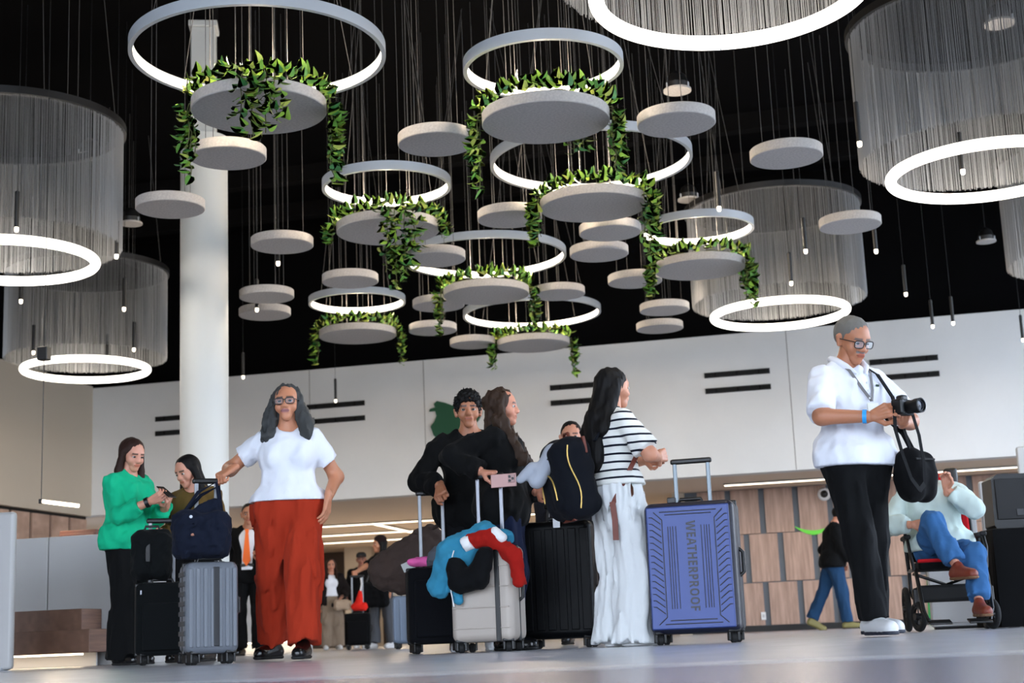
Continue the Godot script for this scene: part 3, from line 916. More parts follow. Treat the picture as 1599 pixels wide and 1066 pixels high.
func nets(prims: Array, cell: float, blend: float, cuts: Array = [], fold := 0.0, fold_scale := Vector3(9, 5, 9), seed_ := 1) -> Array:
	var lo := Vector3.INF
	var hi := -Vector3.INF
	for p in prims:
		if p[6] == 1:
			continue
		var R: float = maxf(p[2], p[3]) / minf(p[5], 1.0) + 2.5 * cell
		lo = lo.min(p[0] - Vector3.ONE * R).min(p[1] - Vector3.ONE * R)
		hi = hi.max(p[0] + Vector3.ONE * R).max(p[1] + Vector3.ONE * R)
	var nx := int((hi.x - lo.x) / cell) + 2
	var ny := int((hi.y - lo.y) / cell) + 2
	var nz := int((hi.z - lo.z) / cell) + 2
	var f := PackedFloat32Array()
	f.resize(nx * ny * nz)
	f.fill(0.4)
	var sxy := nx * ny
	for p in prims:
		var a: Vector3 = p[0]
		var b: Vector3 = p[1]
		var ra: float = p[2]
		var dr: float = p[3] - ra
		var n: Vector3 = p[4]
		var k1: float = p[5] - 1.0
		var op: int = p[6]
		var cb: bool = p[7]
		var ca: bool = p[8]
		var ab := b - a
		var inv := 1.0 / ab.length_squared()
		var dir := ab.normalized()
		var R: float = maxf(ra, ra + dr) / minf(k1 + 1.0, 1.0) + 3.5 * cell + blend * 0.5
		var l := ((a.min(b) - Vector3.ONE * R - lo) / cell).max(Vector3.ZERO)
		var h := ((a.max(b) + Vector3.ONE * R - lo) / cell)
		var x0 := int(l.x)
		var x1 := mini(int(h.x) + 1, nx)
		var y0 := int(l.y)
		var y1 := mini(int(h.y) + 1, ny)
		var z0 := int(l.z)
		var z1 := mini(int(h.z) + 1, nz)
		var flat := k1 != 0.0
		for iz in range(z0, z1):
			for iy in range(y0, y1):
				var at := iz * sxy + iy * nx
				var q := lo + Vector3(x0, iy, iz) * cell - a
				for ix in range(x0, x1):
					var pa := q
					if flat:
						pa += n * (q.dot(n) * k1)
					var t := clampf(pa.dot(ab) * inv, 0.0, 1.0)
					var d := (pa - ab * t).length() - ra - dr * t
					if cb:
						d = maxf(d, (q - ab).dot(dir))
					if ca:
						d = maxf(d, -q.dot(dir))
					var old := f[at + ix]
					if op == 0:
						var e := blend - absf(old - d)
						if e > 0.0:
							f[at + ix] = minf(old, d) - e * e * 0.25 / blend
						elif d < old:
							f[at + ix] = d
					elif -d > old:
						f[at + ix] = -d
					q.x += cell
	if cuts.size() or fold > 0.0:
		var noise := FastNoiseLite.new()
		noise.seed = seed_
		noise.frequency = 1.0
		noise.fractal_octaves = 2
		var i := 0
		for iz in nz:
			for iy in ny:
				var q := lo + Vector3(0, iy, iz) * cell
				for ix in nx:
					var v := f[i]
					if v < 0.06:
						if fold > 0.0 and v > -0.06:
							v += noise.get_noise_3d(q.x * fold_scale.x, q.y * fold_scale.y, q.z * fold_scale.z) * fold
						for c in cuts:
							v = maxf(v, c.distance_to(q))
						f[i] = v
					i += 1
					q.x += cell
	# nets
	var where := PackedInt32Array()
	where.resize(nx * ny * nz)
	where.fill(-1)
	var V := PackedVector3Array()
	var I := PackedInt32Array()
	var lim := 4.0 * cell
	var off := [0, 1, nx, nx + 1, sxy, sxy + 1, sxy + nx, sxy + nx + 1]
	var edges := [[0, 1], [2, 3], [4, 5], [6, 7], [0, 2], [1, 3], [4, 6], [5, 7], [0, 4], [1, 5], [2, 6], [3, 7]]
	var corner := [Vector3(0, 0, 0), Vector3(1, 0, 0), Vector3(0, 1, 0), Vector3(1, 1, 0), Vector3(0, 0, 1), Vector3(1, 0, 1), Vector3(0, 1, 1), Vector3(1, 1, 1)]
	var g := PackedFloat32Array()
	g.resize(8)
	for iz in nz - 1:
		for iy in ny - 1:
			var row := iz * sxy + iy * nx
			for ix in nx - 1:
				var i := row + ix
				var v0 := f[i]
				if v0 > lim or v0 < -lim:
					continue
				var neg := 0
				for c in 8:
					var w: float = f[i + off[c]]
					g[c] = w
					if w < 0.0:
						neg += 1
				if neg == 0 or neg == 8:
					continue
				var s := Vector3.ZERO
				var m := 0
				for e in edges:
					var ga := g[e[0]]
					var gb := g[e[1]]
					if (ga < 0.0) != (gb < 0.0):
						var c0: Vector3 = corner[e[0]]
						s += c0.lerp(corner[e[1]], ga / (ga - gb))
						m += 1
				where[i] = V.size()
				V.append(lo + (Vector3(ix, iy, iz) + s / m) * cell)
	for iz in range(1, nz - 1):
		for iy in range(1, ny - 1):
			var row := iz * sxy + iy * nx
			for ix in range(1, nx - 1):
				var i := row + ix
				if where[i] < 0:
					continue
				var v0 := f[i] < 0.0
				for ax in 3:
					var o: int = [1, nx, sxy][ax]
					if v0 == (f[i + o] < 0.0):
						continue
					var u: int = [nx, sxy, 1][ax]
					var w: int = [sxy, 1, nx][ax]
					var q0 := where[i]
					var q1 := where[i - u]
					var q2 := where[i - u - w]
					var q3 := where[i - w]
					if q1 < 0 or q2 < 0 or q3 < 0:
						continue
					if v0:
						I.append_array([q0, q2, q1, q0, q3, q2])
					else:
						I.append_array([q0, q1, q2, q0, q2, q3])
	var N := PackedVector3Array()
	N.resize(V.size())
	for t in range(0, I.size(), 3):
		var a := V[I[t]]
		var nn := (V[I[t + 2]] - a).cross(V[I[t + 1]] - a)
		N[I[t]] += nn
		N[I[t + 1]] += nn
		N[I[t + 2]] += nn
	for i in N.size():
		N[i] = N[i].normalized()
	return [V, N, I]


func colored(a: Array, c: Color) -> Array:
	var C := PackedColorArray()
	C.resize(a[0].size())
	C.fill(c)
	return [a[0], a[1], a[2], C]


func moved(a: Array, xf: Transform3D) -> Array:
	var V := PackedVector3Array()
	var N := PackedVector3Array()
	V.resize(a[0].size())
	N.resize(a[0].size())
	for i in V.size():
		V[i] = xf * a[0][i]
		N[i] = (xf.basis * a[1][i]).normalized()
	var I: PackedInt32Array = a[2].duplicate()
	if xf.basis.determinant() < 0:
		for t in range(0, I.size(), 3):
			var k := I[t + 1]
			I[t + 1] = I[t + 2]
			I[t + 2] = k
	return [V, N, I, a[3]] if a.size() > 3 else [V, N, I]


func joined(list: Array) -> ArrayMesh:
	var V := PackedVector3Array()
	var N := PackedVector3Array()
	var I := PackedInt32Array()
	var C := PackedColorArray()
	var U := PackedVector2Array()
	for a in list:
		var o := V.size()
		V.append_array(a[0])
		N.append_array(a[1])
		for i in a[2]:
			I.append(i + o)
		if a.size() > 3:
			C.append_array(a[3])
	for v in V:
		U.append(Vector2(v.x, v.y))
	var arr := []
	arr.resize(Mesh.ARRAY_MAX)
	arr[Mesh.ARRAY_VERTEX] = V
	arr[Mesh.ARRAY_NORMAL] = N
	arr[Mesh.ARRAY_INDEX] = I
	arr[Mesh.ARRAY_TEX_UV] = U
	if C.size() == V.size():
		arr[Mesh.ARRAY_COLOR] = C
	var m := ArrayMesh.new()
	m.add_surface_from_arrays(Mesh.PRIMITIVE_TRIANGLES, arr)
	return m


# canonical head: centre at the origin, face towards +z, 0.23 high
var head_shape := []
var hand_shapes := {}


func make_head() -> void:
	var X := Vector3.RIGHT
	var p := [
		cap(Vector3(0, 0.030, -0.026), Vector3(0, 0.032, 0.006), 0.085, 0.083, X, 1.12),
		cap(Vector3(0, -0.015, 0.020), Vector3(0, -0.078, 0.048), 0.066, 0.036, X, 1.02),
		cap(Vector3(-0.036, -0.030, 0.050), Vector3(0.036, -0.030, 0.050), 0.030, 0.030),
		cap(Vector3(-0.034, 0.026, 0.068), Vector3(0.034, 0.026, 0.068), 0.018, 0.018),
		cap(Vector3(0, 0.012, 0.084), Vector3(0, -0.026, 0.101), 0.008, 0.012),
		ball(Vector3(0.011, -0.031, 0.093), 0.0095), ball(Vector3(-0.011, -0.031, 0.093), 0.0095),
		cap(Vector3(-0.016, -0.056, 0.082), Vector3(0.016, -0.056, 0.082), 0.0085, 0.0085),
		cap(Vector3(-0.014, -0.066, 0.080), Vector3(0.014, -0.066, 0.080), 0.009, 0.009),
		ball(Vector3(0, -0.094, 0.066), 0.020),
		cap(Vector3(0.077, -0.026, -0.008), Vector3(0.082, 0.014, -0.016), 0.011, 0.015),
		cap(Vector3(-0.077, -0.026, -0.008), Vector3(-0.082, 0.014, -0.016), 0.011, 0.015),
		cap(Vector3(0.024, 0.002, 0.104), Vector3(0.040, 0.002, 0.098), 0.0155, 0.0155, Vector3.ZERO, 1.0, 1),
		cap(Vector3(-0.024, 0.002, 0.104), Vector3(-0.040, 0.002, 0.098), 0.0155, 0.0155, Vector3.ZERO, 1.0, 1),
	]
	head_shape = nets(p, 0.0042, 0.016)


func head_arrays(xf: Transform3D, skin: Color, brow: Color, lip: Color, moustache := false) -> Array:
	var C := PackedColorArray()
	C.resize(head_shape[0].size())
	for i in C.size():
		var v: Vector3 = head_shape[0][i]
		var c := skin
		var ax := absf(v.x)
		if v.z > 0.055 and ax < 0.027 - absf(v.y + 0.060) * 0.7 and absf(v.y + 0.060) < 0.0125:
			c = lip if absf(v.y + 0.0605) > 0.0022 else lip * 0.5
		elif v.z > 0.055 and ax > 0.012 and ax < 0.052 and absf(v.y - 0.026 + ax * 0.06) < 0.0055:
			c = brow.lerp(skin, 0.15)
		elif moustache and v.z > 0.055 and ax < 0.03 and v.y > -0.051 and v.y < -0.039:
			c = Color(0.16, 0.14, 0.13)
		C[i] = c
	var out := [moved([head_shape[0], head_shape[1], head_shape[2], C], xf)]
	for s in [1.0, -1.0]:
		var e: Array = eye_shape.duplicate()
		out.append(moved(e, xf * T(0.0315 * s, 0.002, 0.0755)))
	return out


var eye_shape := []


func make_eye() -> void:
	var V := PackedVector3Array()
	var N := PackedVector3Array()
	var C := PackedColorArray()
	var I := PackedInt32Array()
	for j in 9:
		var th := PI * 0.5 * j / 8.0
		for k in 16:
			var ph := TAU * k / 16
			var n := Vector3(sin(th) * cos(ph), sin(th) * sin(ph), cos(th))
			V.append(n * Vector3(0.0145, 0.0095, 0.0135))
			N.append(n)
			C.append(Color(0.01, 0.008, 0.006) if j < 3 else Color(0.06, 0.035, 0.02) if j < 5 else Color(0.55, 0.52, 0.50))
	for j in 8:
		for k in 16:
			var a := j * 16 + k
			var b := j * 16 + (k + 1) % 16
			I.append_array([a, b + 16, a + 16, a, b, b + 16])
	eye_shape = [V, N, I, C]


# canonical right hands: wrist at the origin, fingers towards +y, palm facing +z, thumb towards -x (mirrored for the left)
func make_hand(called: String, curl: Array, thumb: float) -> void:
	var p := [cap(Vector3(0, -0.03, 0), Vector3(0, 0.01, 0), 0.026, 0.027, Vector3.BACK, 1.3)]
	var xs := [-0.030, -0.010, 0.011, 0.030]
	var lens := [[0.040, 0.024, 0.019], [0.044, 0.028, 0.020], [0.041, 0.026, 0.019], [0.033, 0.020, 0.017]]
	for i in 4:
		var k := Vector3(xs[i], 0.088 - absf(i - 1) * 0.004, 0)
		p.append(cap(Vector3(xs[i] * 0.55, 0.012, 0), k, 0.0155, 0.0125))
		var ang := 0.0
		for j in 3:
			ang += curl[j] * (1.0 + 0.06 * i)
			var e: Vector3 = k + Vector3(xs[i] * 0.08, cos(ang), sin(ang)) * lens[i][j]
			p.append(cap(k, e, 0.0095 - j * 0.0008, 0.0088 - j * 0.0010))
			k = e
	var t0 := Vector3(-0.022, 0.022, 0.006)
	var t1 := t0 + Vector3(-0.030, 0.026, 0.012 + 0.016 * thumb)
	var t2 := t1 + Vector3(-0.008 + 0.014 * thumb, 0.030, 0.008 + 0.016 * thumb)
	var t3 := t2 + Vector3(0.002 + 0.018 * thumb, 0.022, 0.002 + 0.008 * thumb)
	p.append(cap(t0, t1, 0.017, 0.0125))
	p.append(cap(t1, t2, 0.0115, 0.0105))
	p.append(cap(t2, t3, 0.0100, 0.0082))
	hand_shapes[called] = nets(p, 0.0042, 0.006)


func ik(a: Vector3, c: Vector3, l1: float, l2: float, pole: Vector3) -> Array:
	var d := c - a
	var L := minf(d.length(), (l1 + l2) * 0.999)
	var u := d.normalized()
	var x := (l1 * l1 - l2 * l2 + L * L) / (2.0 * L)
	var y := sqrt(maxf(0.0, l1 * l1 - x * x))
	var w := (pole - u * pole.dot(u)).normalized()
	return [a + u * x + w * y, a + u * L]


# spec: at, turn, h, g (girth), female, lean, head [yaw, pitch, roll], wr / wl (wrists, local), pr / pl (elbow directions), hr / hl [shape, fingers, palm], ar / al (ankles, local), kr / kl
func skeleton(s: Dictionary) -> Dictionary:
	var k: float = s.h / 1.65
	var g: float = s.get("g", 1.0)
	var J := {"k": k, "g": g}
	var lean := Basis(Vector3.RIGHT, s.get("lean", 0.0)) * Basis(Vector3.BACK, s.get("side", 0.0)) * Basis(Vector3.UP, s.get("twist", 0.0))
	var P := Vector3(0, 0.92 * k - s.get("drop", 0.0), s.get("back", 0.0))
	J.pelvis = P
	J.up = lean
	var U := func(v: Vector3) -> Vector3: return P + lean * (v * k)
	var sw: float = s.get("shoulder", 0.165 if s.get("female", false) else 0.19)
	J.waist = U.call(Vector3(0, 0.11, 0.0))
	J.chest = U.call(Vector3(0, 0.31, 0.0))
	J.shl = U.call(Vector3(sw, 0.405, -0.01))
	J.shr = U.call(Vector3(-sw, 0.405, -0.01))
	J.neck = U.call(Vector3(0, 0.475, -0.012))
	var hd: Array = s.get("head", [0, 0, 0])
	var hb := lean * Basis(Vector3.UP, deg_to_rad(hd[0])) * Basis(Vector3.RIGHT, deg_to_rad(hd[1])) * Basis(Vector3.BACK, deg_to_rad(hd[2]))
	var hs: float = k * s.get("head_size", 1.0)
	J.head = Transform3D(hb.scaled_local(Vector3.ONE * hs), U.call(Vector3(0, 0.525, 0.0)) + hb * Vector3(0, 0.090 * k, 0.022 * k))
	var la := 0.285 * k
	var lf := 0.245 * k
	for side in ["r", "l"]:
		var sg := -1.0 if side == "r" else 1.0
		var sh: Vector3 = J["sh" + side]
		var w: Vector3 = s.get("w" + side, sh + Vector3(sg * 0.06, -0.5, 0.04) * k)
		var e := ik(sh, w, la, lf, s.get("p" + side, Vector3(sg * 0.3, -0.2, -1)))
		J["el" + side] = e[0]
		J["wr" + side] = e[1]
		var hip := P + Vector3(sg * 0.088, -0.03, 0) * k
		var an: Vector3 = s.get("a" + side, Vector3(sg * 0.10, 0.085, 0))
		var kn := ik(hip, an, 0.41 * k, 0.40 * k, s.get("k" + side, Vector3(sg * 0.08, 0, 1)))
		J["hip" + side] = hip
		J["kn" + side] = kn[0]
		J["an" + side] = kn[1]
		J["toe" + side] = s.get("t" + side, Vector3(sg * 0.15, 0, 1)).normalized()
	return J


func torso(J: Dictionary, e: float, female: bool, low := 0.0) -> Array:
	var k: float = J.k
	var g: float = J.g
	var Z: Vector3 = J.up * Vector3.BACK
	var X: Vector3 = J.up * Vector3.RIGHT
	var p := [
		cap(J.hipr + Vector3(0, 0.02, 0), J.hipl + Vector3(0, 0.02, 0), 0.105 * k * g + e + low, 0.105 * k * g + e + low, Z, 1.10),
		cap(J.pelvis, J.waist, 0.150 * k * g + e + low, 0.135 * k * g + e + low * 0.5, Z, 1.28),
		cap(J.waist, J.chest, 0.135 * k * g + e, 0.150 * k * g + e, Z, 1.30),
		cap(J.chest - X * 0.065 * k, J.chest + X * 0.065 * k, 0.112 * k * g + e, 0.112 * k * g + e, Z, 1.1),
		cap(J.shr, J.shl, 0.046 * k + e * 0.6, 0.046 * k + e * 0.6),
		cap(J.chest, J.neck - J.up * Vector3(0, 0.02, 0), 0.10 * k + e, 0.055 * k + e * 0.5, Z, 1.0), cap(J.shr, J.neck, 0.042 * k + e * 0.4, 0.048 * k), cap(J.shl, J.neck, 0.042 * k + e * 0.4, 0.048 * k),
	]
	if female:
		for s in [-1.0, 1.0]:
			p.append(ball(J.chest + X * 0.075 * s * k * g - J.up * Vector3(0, 0.035, -0.075) * k, 0.056 * k * g + e))
	return p


func arm(J: Dictionary, side: String, e: float, upto := 2.0, flare := 0.0) -> Array:
	# upto: 1 = the elbow, 2 = the wrist; the sleeve ends flat
	var k: float = J.k
	var g: float = lerpf(1.0, J.g, 0.6)
	var sh: Vector3 = J["sh" + side]
	var el: Vector3 = J["el" + side]
	var wr: Vector3 = J["wr" + side]
	if upto <= 1.0:
		return [cap(sh, sh.lerp(el, upto), 0.046 * k * g + e * 0.7, 0.046 * k * g + e + flare, Vector3.ZERO, 1.0, 0, true)]
	return [cap(sh, el, 0.046 * k * g + e * 0.7, 0.041 * k * g + e), cap(el, el.lerp(wr, upto - 1.0), 0.042 * k * g + e, 0.029 * k * g + e + flare, Vector3.ZERO, 1.0, 0, true)]


func leg(J: Dictionary, side: String, e: float, knee: float, hem: float, upto := 1.0) -> Array:
	var k: float = J.k
	var g: float = J.g
	var a: Vector3 = J["kn" + side]
	var b: Vector3 = J["an" + side]
	return [cap(J["hip" + side], a, 0.098 * k * g + e, knee), cap(a, a.lerp(b, upto), knee, hem, Vector3.ZERO, 1.0, 0, true)]


func garment(parent: Node, called: String, prims: Array, m: Material, cell: float, blend := 0.03, cuts: Array = [], fold := 0.012, fs := Vector3(9, 5, 9), seed_ := 1) -> MeshInstance3D:
	var o := put(joined([nets(prims, cell, blend, cuts, fold, fs, seed_)]), called, m, parent)
	return o


func body(parent: Node, s: Dictionary, J: Dictionary) -> void:
	var k: float = J.k
	var cell: float = s.get("cell", 0.014)
	var skin: Color = s.skin
	var p := torso(J, -0.012, s.get("female", false))
	var hx: Transform3D = J.head
	p.append(cap(J.neck - Vector3(0, 0.03, 0), hx * Vector3(0, -0.03, -0.012), 0.060 * k, 0.052 * k))
	for side in ["r", "l"]:
		p.append_array(arm(J, side, 0.0))
		p.append(cap(J["hip" + side], J["kn" + side], 0.075 * k, 0.05 * k))
		p.append(cap(J["kn" + side], J["an" + side], 0.048 * k, 0.033 * k))
	var list := [colored(nets(p, cell, 0.03), skin)]
	list.append_array(head_arrays(hx, skin, s.get("brow", Color(0.03, 0.02, 0.015)), s.get("lip", skin * Color(0.85, 0.55, 0.5)), s.get("moustache", false)))
	for side in ["r", "l"]:
		var d: Array = s.get("h" + side, ["relaxed", (J["wr" + side] - J["el" + side]).normalized(), Vector3(1.0 if side == "r" else -1.0, 0, 0.2)])
		var y: Vector3 = d[1].normalized()
		var z: Vector3 = d[2]
		z = (z - y * z.dot(y)).normalized()
		var x := y.cross(z)
		if side == "l":
			x = -x
		list.append(moved(colored(hand_shapes[d[0]], skin), Transform3D(Basis(x * k, y * k, z * k), J["wr" + side])))
	put(joined(list), "body", M.skin, parent)


func shoes(parent: Node, J: Dictionary, m: Material, sole: Material, cell: float, size := 1.0) -> void:
	for side in ["r", "l"]:
		var a: Vector3 = J["an" + side]
		var t: Vector3 = J["toe" + side]
		var q := Vector3(t.x, 0, t.z).normalized()
		var y0: float = maxf(a.y - 0.085, 0.0)
		var lift := t.y
		var heel := a - q * 0.035 + Vector3(0, -a.y + y0 + 0.040, 0)
		var toe := a + q * 0.155 * size + Vector3(0, -a.y + y0 + 0.034 + lift * 0.15, 0)
		var fl := Plane(Vector3(0, -1, 0), -(y0 + 0.004))
		var up := garment(parent, "shoe", [cap(heel, toe, 0.040 * size, 0.038 * size), cap(heel + Vector3(0, 0.01, 0), a + Vector3(0, 0.01, 0), 0.038 * size, 0.036), cap(heel + q * 0.06 + Vector3(0, 0.02, 0), toe - q * 0.03, 0.042 * size, 0.036 * size)], m, cell, 0.02, [fl] if lift == 0.0 else [], 0.0)
		if lift == 0.0:
			var so := nets([cap(heel - Vector3(0, 0.02, 0), toe - Vector3(0, 0.016, 0), 0.043 * size, 0.041 * size, Vector3.UP, 1.0)], cell, 0.01, [Plane(Vector3(0, -1, 0), -(y0 + 0.001)), Plane(Vector3.UP, y0 + 0.020)])
			put(joined([so]), "sole", sole, up)


func hair(parent: Node, J: Dictionary, style: String, m: Material, cell: float, length := 0.3, seed_ := 3) -> void:
	var X := Vector3.RIGHT
	var p := [cap(Vector3(0, 0.036, -0.032), Vector3(0, 0.038, -0.010), 0.094, 0.091, X, 1.08)]
	var fold := 0.009
	var fs := Vector3(40, 6, 40)
	var carve := []
	match style:
		"short":
			fold = 0.005
			p = [cap(Vector3(0, 0.036, -0.030), Vector3(0, 0.040, -0.006), 0.090, 0.087, X, 1.09)]
			carve = [cap(Vector3(0, -0.022, 0.105), Vector3(0, -0.14, 0.10), 0.089, 0.1, Vector3.ZERO, 1.0, 1), cap(Vector3(-0.1, -0.10, 0.03), Vector3(0.1, -0.10, 0.03), 0.09, 0.09, Vector3.ZERO, 1.0, 1)]
		"curly":
			p = [cap(Vector3(0, 0.045, -0.028), Vector3(0, 0.052, 0.004), 0.100, 0.096, X, 1.10)]
			carve = [cap(Vector3(0, -0.035, 0.11), Vector3(0, -0.14, 0.10), 0.094, 0.1, Vector3.ZERO, 1.0, 1), cap(Vector3(-0.1, -0.10, 0.03), Vector3(0.1, -0.10, 0.03), 0.09, 0.09, Vector3.ZERO, 1.0, 1)]
			fold = 0.030
			fs = Vector3(55, 55, 55)
		_:
			carve = [cap(Vector3(0, -0.016, 0.120), Vector3(0, -0.17, 0.115), 0.080, 0.070, X, 1.0, 1)]
			var L := length
			if style == "back":
				p.append(cap(Vector3(0, 0.0, -0.070), Vector3(0, -L * 0.45, -0.150), 0.075, 0.080, Vector3.BACK, 1.3))
				p.append(cap(Vector3(0, -L * 0.45, -0.150), Vector3(0, -L, -0.185), 0.080, 0.075, Vector3.BACK, 1.4))
			else:
				p.append(cap(Vector3(0, 0.0, -0.062), Vector3(0, -L * 0.92, -0.080), 0.070, 0.075, Vector3.BACK, 1.4))
			if style == "wavy":
				for s in [-1.0, 1.0]:
					p.append(cap(Vector3(0.070 * s, 0.02, -0.01), Vector3(0.105 * s, -0.11, 0.0), 0.036, 0.046))
					p.append(cap(Vector3(0.105 * s, -0.11, 0.0), Vector3(0.118 * s, -L, 0.030 + maxf(0.0, L - 0.22) * 0.75), 0.046, 0.040))
				fold = 0.022
				fs = Vector3(22, 9, 22)
			elif style == "long":
				fold = 0.004
				for s in [-1.0, 1.0]:
					p.append(cap(Vector3(0.074 * s, 0.02, -0.012), Vector3(0.090 * s, -0.12, 0.0), 0.026, 0.032))
					p.append(cap(Vector3(0.090 * s, -0.12, 0.0), Vector3(0.085 * s, -L, 0.135), 0.032, 0.022))
			elif style == "back":
				for s in [-1.0, 1.0]:
					p.append(cap(Vector3(0.066 * s, 0.02, -0.03), Vector3(0.080 * s, -L * 0.6, -0.150), 0.038, 0.050))
	p.append_array(carve)
	var hx: Transform3D = J.head
	var a := nets(p, cell / hx.basis.get_scale().x, 0.02, [], fold, fs, seed_)
	put(joined([moved(a, hx)]), "hair", m, parent)


func glasses(parent: Node, J: Dictionary, m: Material) -> void:
	begin()
	for s in [-1.0, 1.0]:
		var pts := []
		for i in 17:
			var a := TAU * i / 16
			pts.append(Vector3(0.033 * s + 0.0265 * signf(cos(a)) * pow(absf(cos(a)), 0.55), -0.001 + 0.019 * signf(sin(a)) * pow(absf(sin(a)), 0.55), 0.104 - absf(0.033 * s + 0.0265 * cos(a)) * 0.16))
		tube(pts, 0.0030, 6, false)
		tube([Vector3(0.058 * s, 0.010, 0.096), Vector3(0.080 * s, 0.010, 0.05), Vector3(0.084 * s, 0.004, -0.02)], 0.0026, 6)
	tube([Vector3(-0.008, 0.004, 0.104), Vector3(0, 0.007, 0.106), Vector3(0.008, 0.004, 0.104)], 0.0028, 6)
	var g := put(st.commit(), "glasses", m, parent, J.head)
	begin()
	for s in [-1.0, 1.0]:
		rbox(Vector3(0.050, 0.034, 0.0015), 0.0006, turned(Vector3(0.033 * s, -0.001, 0.099), Vector3(0, 9.0 * s, 0)))
	put(st.commit(), "lens", M.glass, g)


func person(s: Dictionary) -> Array:
	var t := thing("person", s.label, "person", s.at, s.turn)
	var J := skeleton(s)
	body(t, s, J)
	return [t, J]


func local_of(s: Dictionary, w: Vector3) -> Vector3:
	return Basis(Vector3.UP, deg_to_rad(s.turn)).inverse() * (w - s.at)


func lin(r: float, g: float, b: float) -> Color:
	return Color(r, g, b).srgb_to_linear()


func trousers(t: Node, J: Dictionary, m: Material, cell: float, e: float, knee: float, hem: float, upto: float, waist: float, fold := 0.02, called := "trousers") -> void:
	var k: float = J.k
	var g: float = J.g
	var p := [cap(J.hipr + Vector3(0, 0.02, 0), J.hipl + Vector3(0, 0.02, 0), 0.108 * k * g + e, 0.108 * k * g + e, Vector3.BACK, 1.10), cap(J.pelvis, J.waist, 0.148 * k * g + e * 0.3, 0.132 * k * g, Vector3.BACK, 1.30)]
	p.append_array(leg(J, "r", e, knee, hem, upto))
	p.append_array(leg(J, "l", e, knee, hem, upto))
	garment(t, called, p, m, cell, 0.035, [Plane(Vector3.UP, waist), Plane(Vector3(0, -1, 0), -0.012)], fold, Vector3(13, 2.4, 13), 5)


func top(t: Node, J: Dictionary, m: Material, cell: float, e: float, sleeve: float, hem: float, female: bool, called := "shirt", fold := 0.014, flare := 0.0, carve := [], neck := 0.45) -> MeshInstance3D:
	var p := torso(J, e, female, 0.034)
	p.append_array(arm(J, "r", e, sleeve, flare))
	p.append_array(arm(J, "l", e, sleeve, flare))
	p.append_array(carve)
	var np: Vector3 = J.neck + J.up * Vector3(0, (neck - 0.45), 0)
	# neckline: a bowl carved round the neck
	p.append(cap(J.neck + J.up * Vector3(0, 0.030, 0.03), J.neck + J.up * Vector3(0, 0.14, 0.03), 0.074 * J.k, 0.12 * J.k, Vector3.ZERO, 1.0, 1))
	return garment(t, called, p, m, cell, 0.022, [Plane(Vector3(0, -1, 0), -hem)], fold)


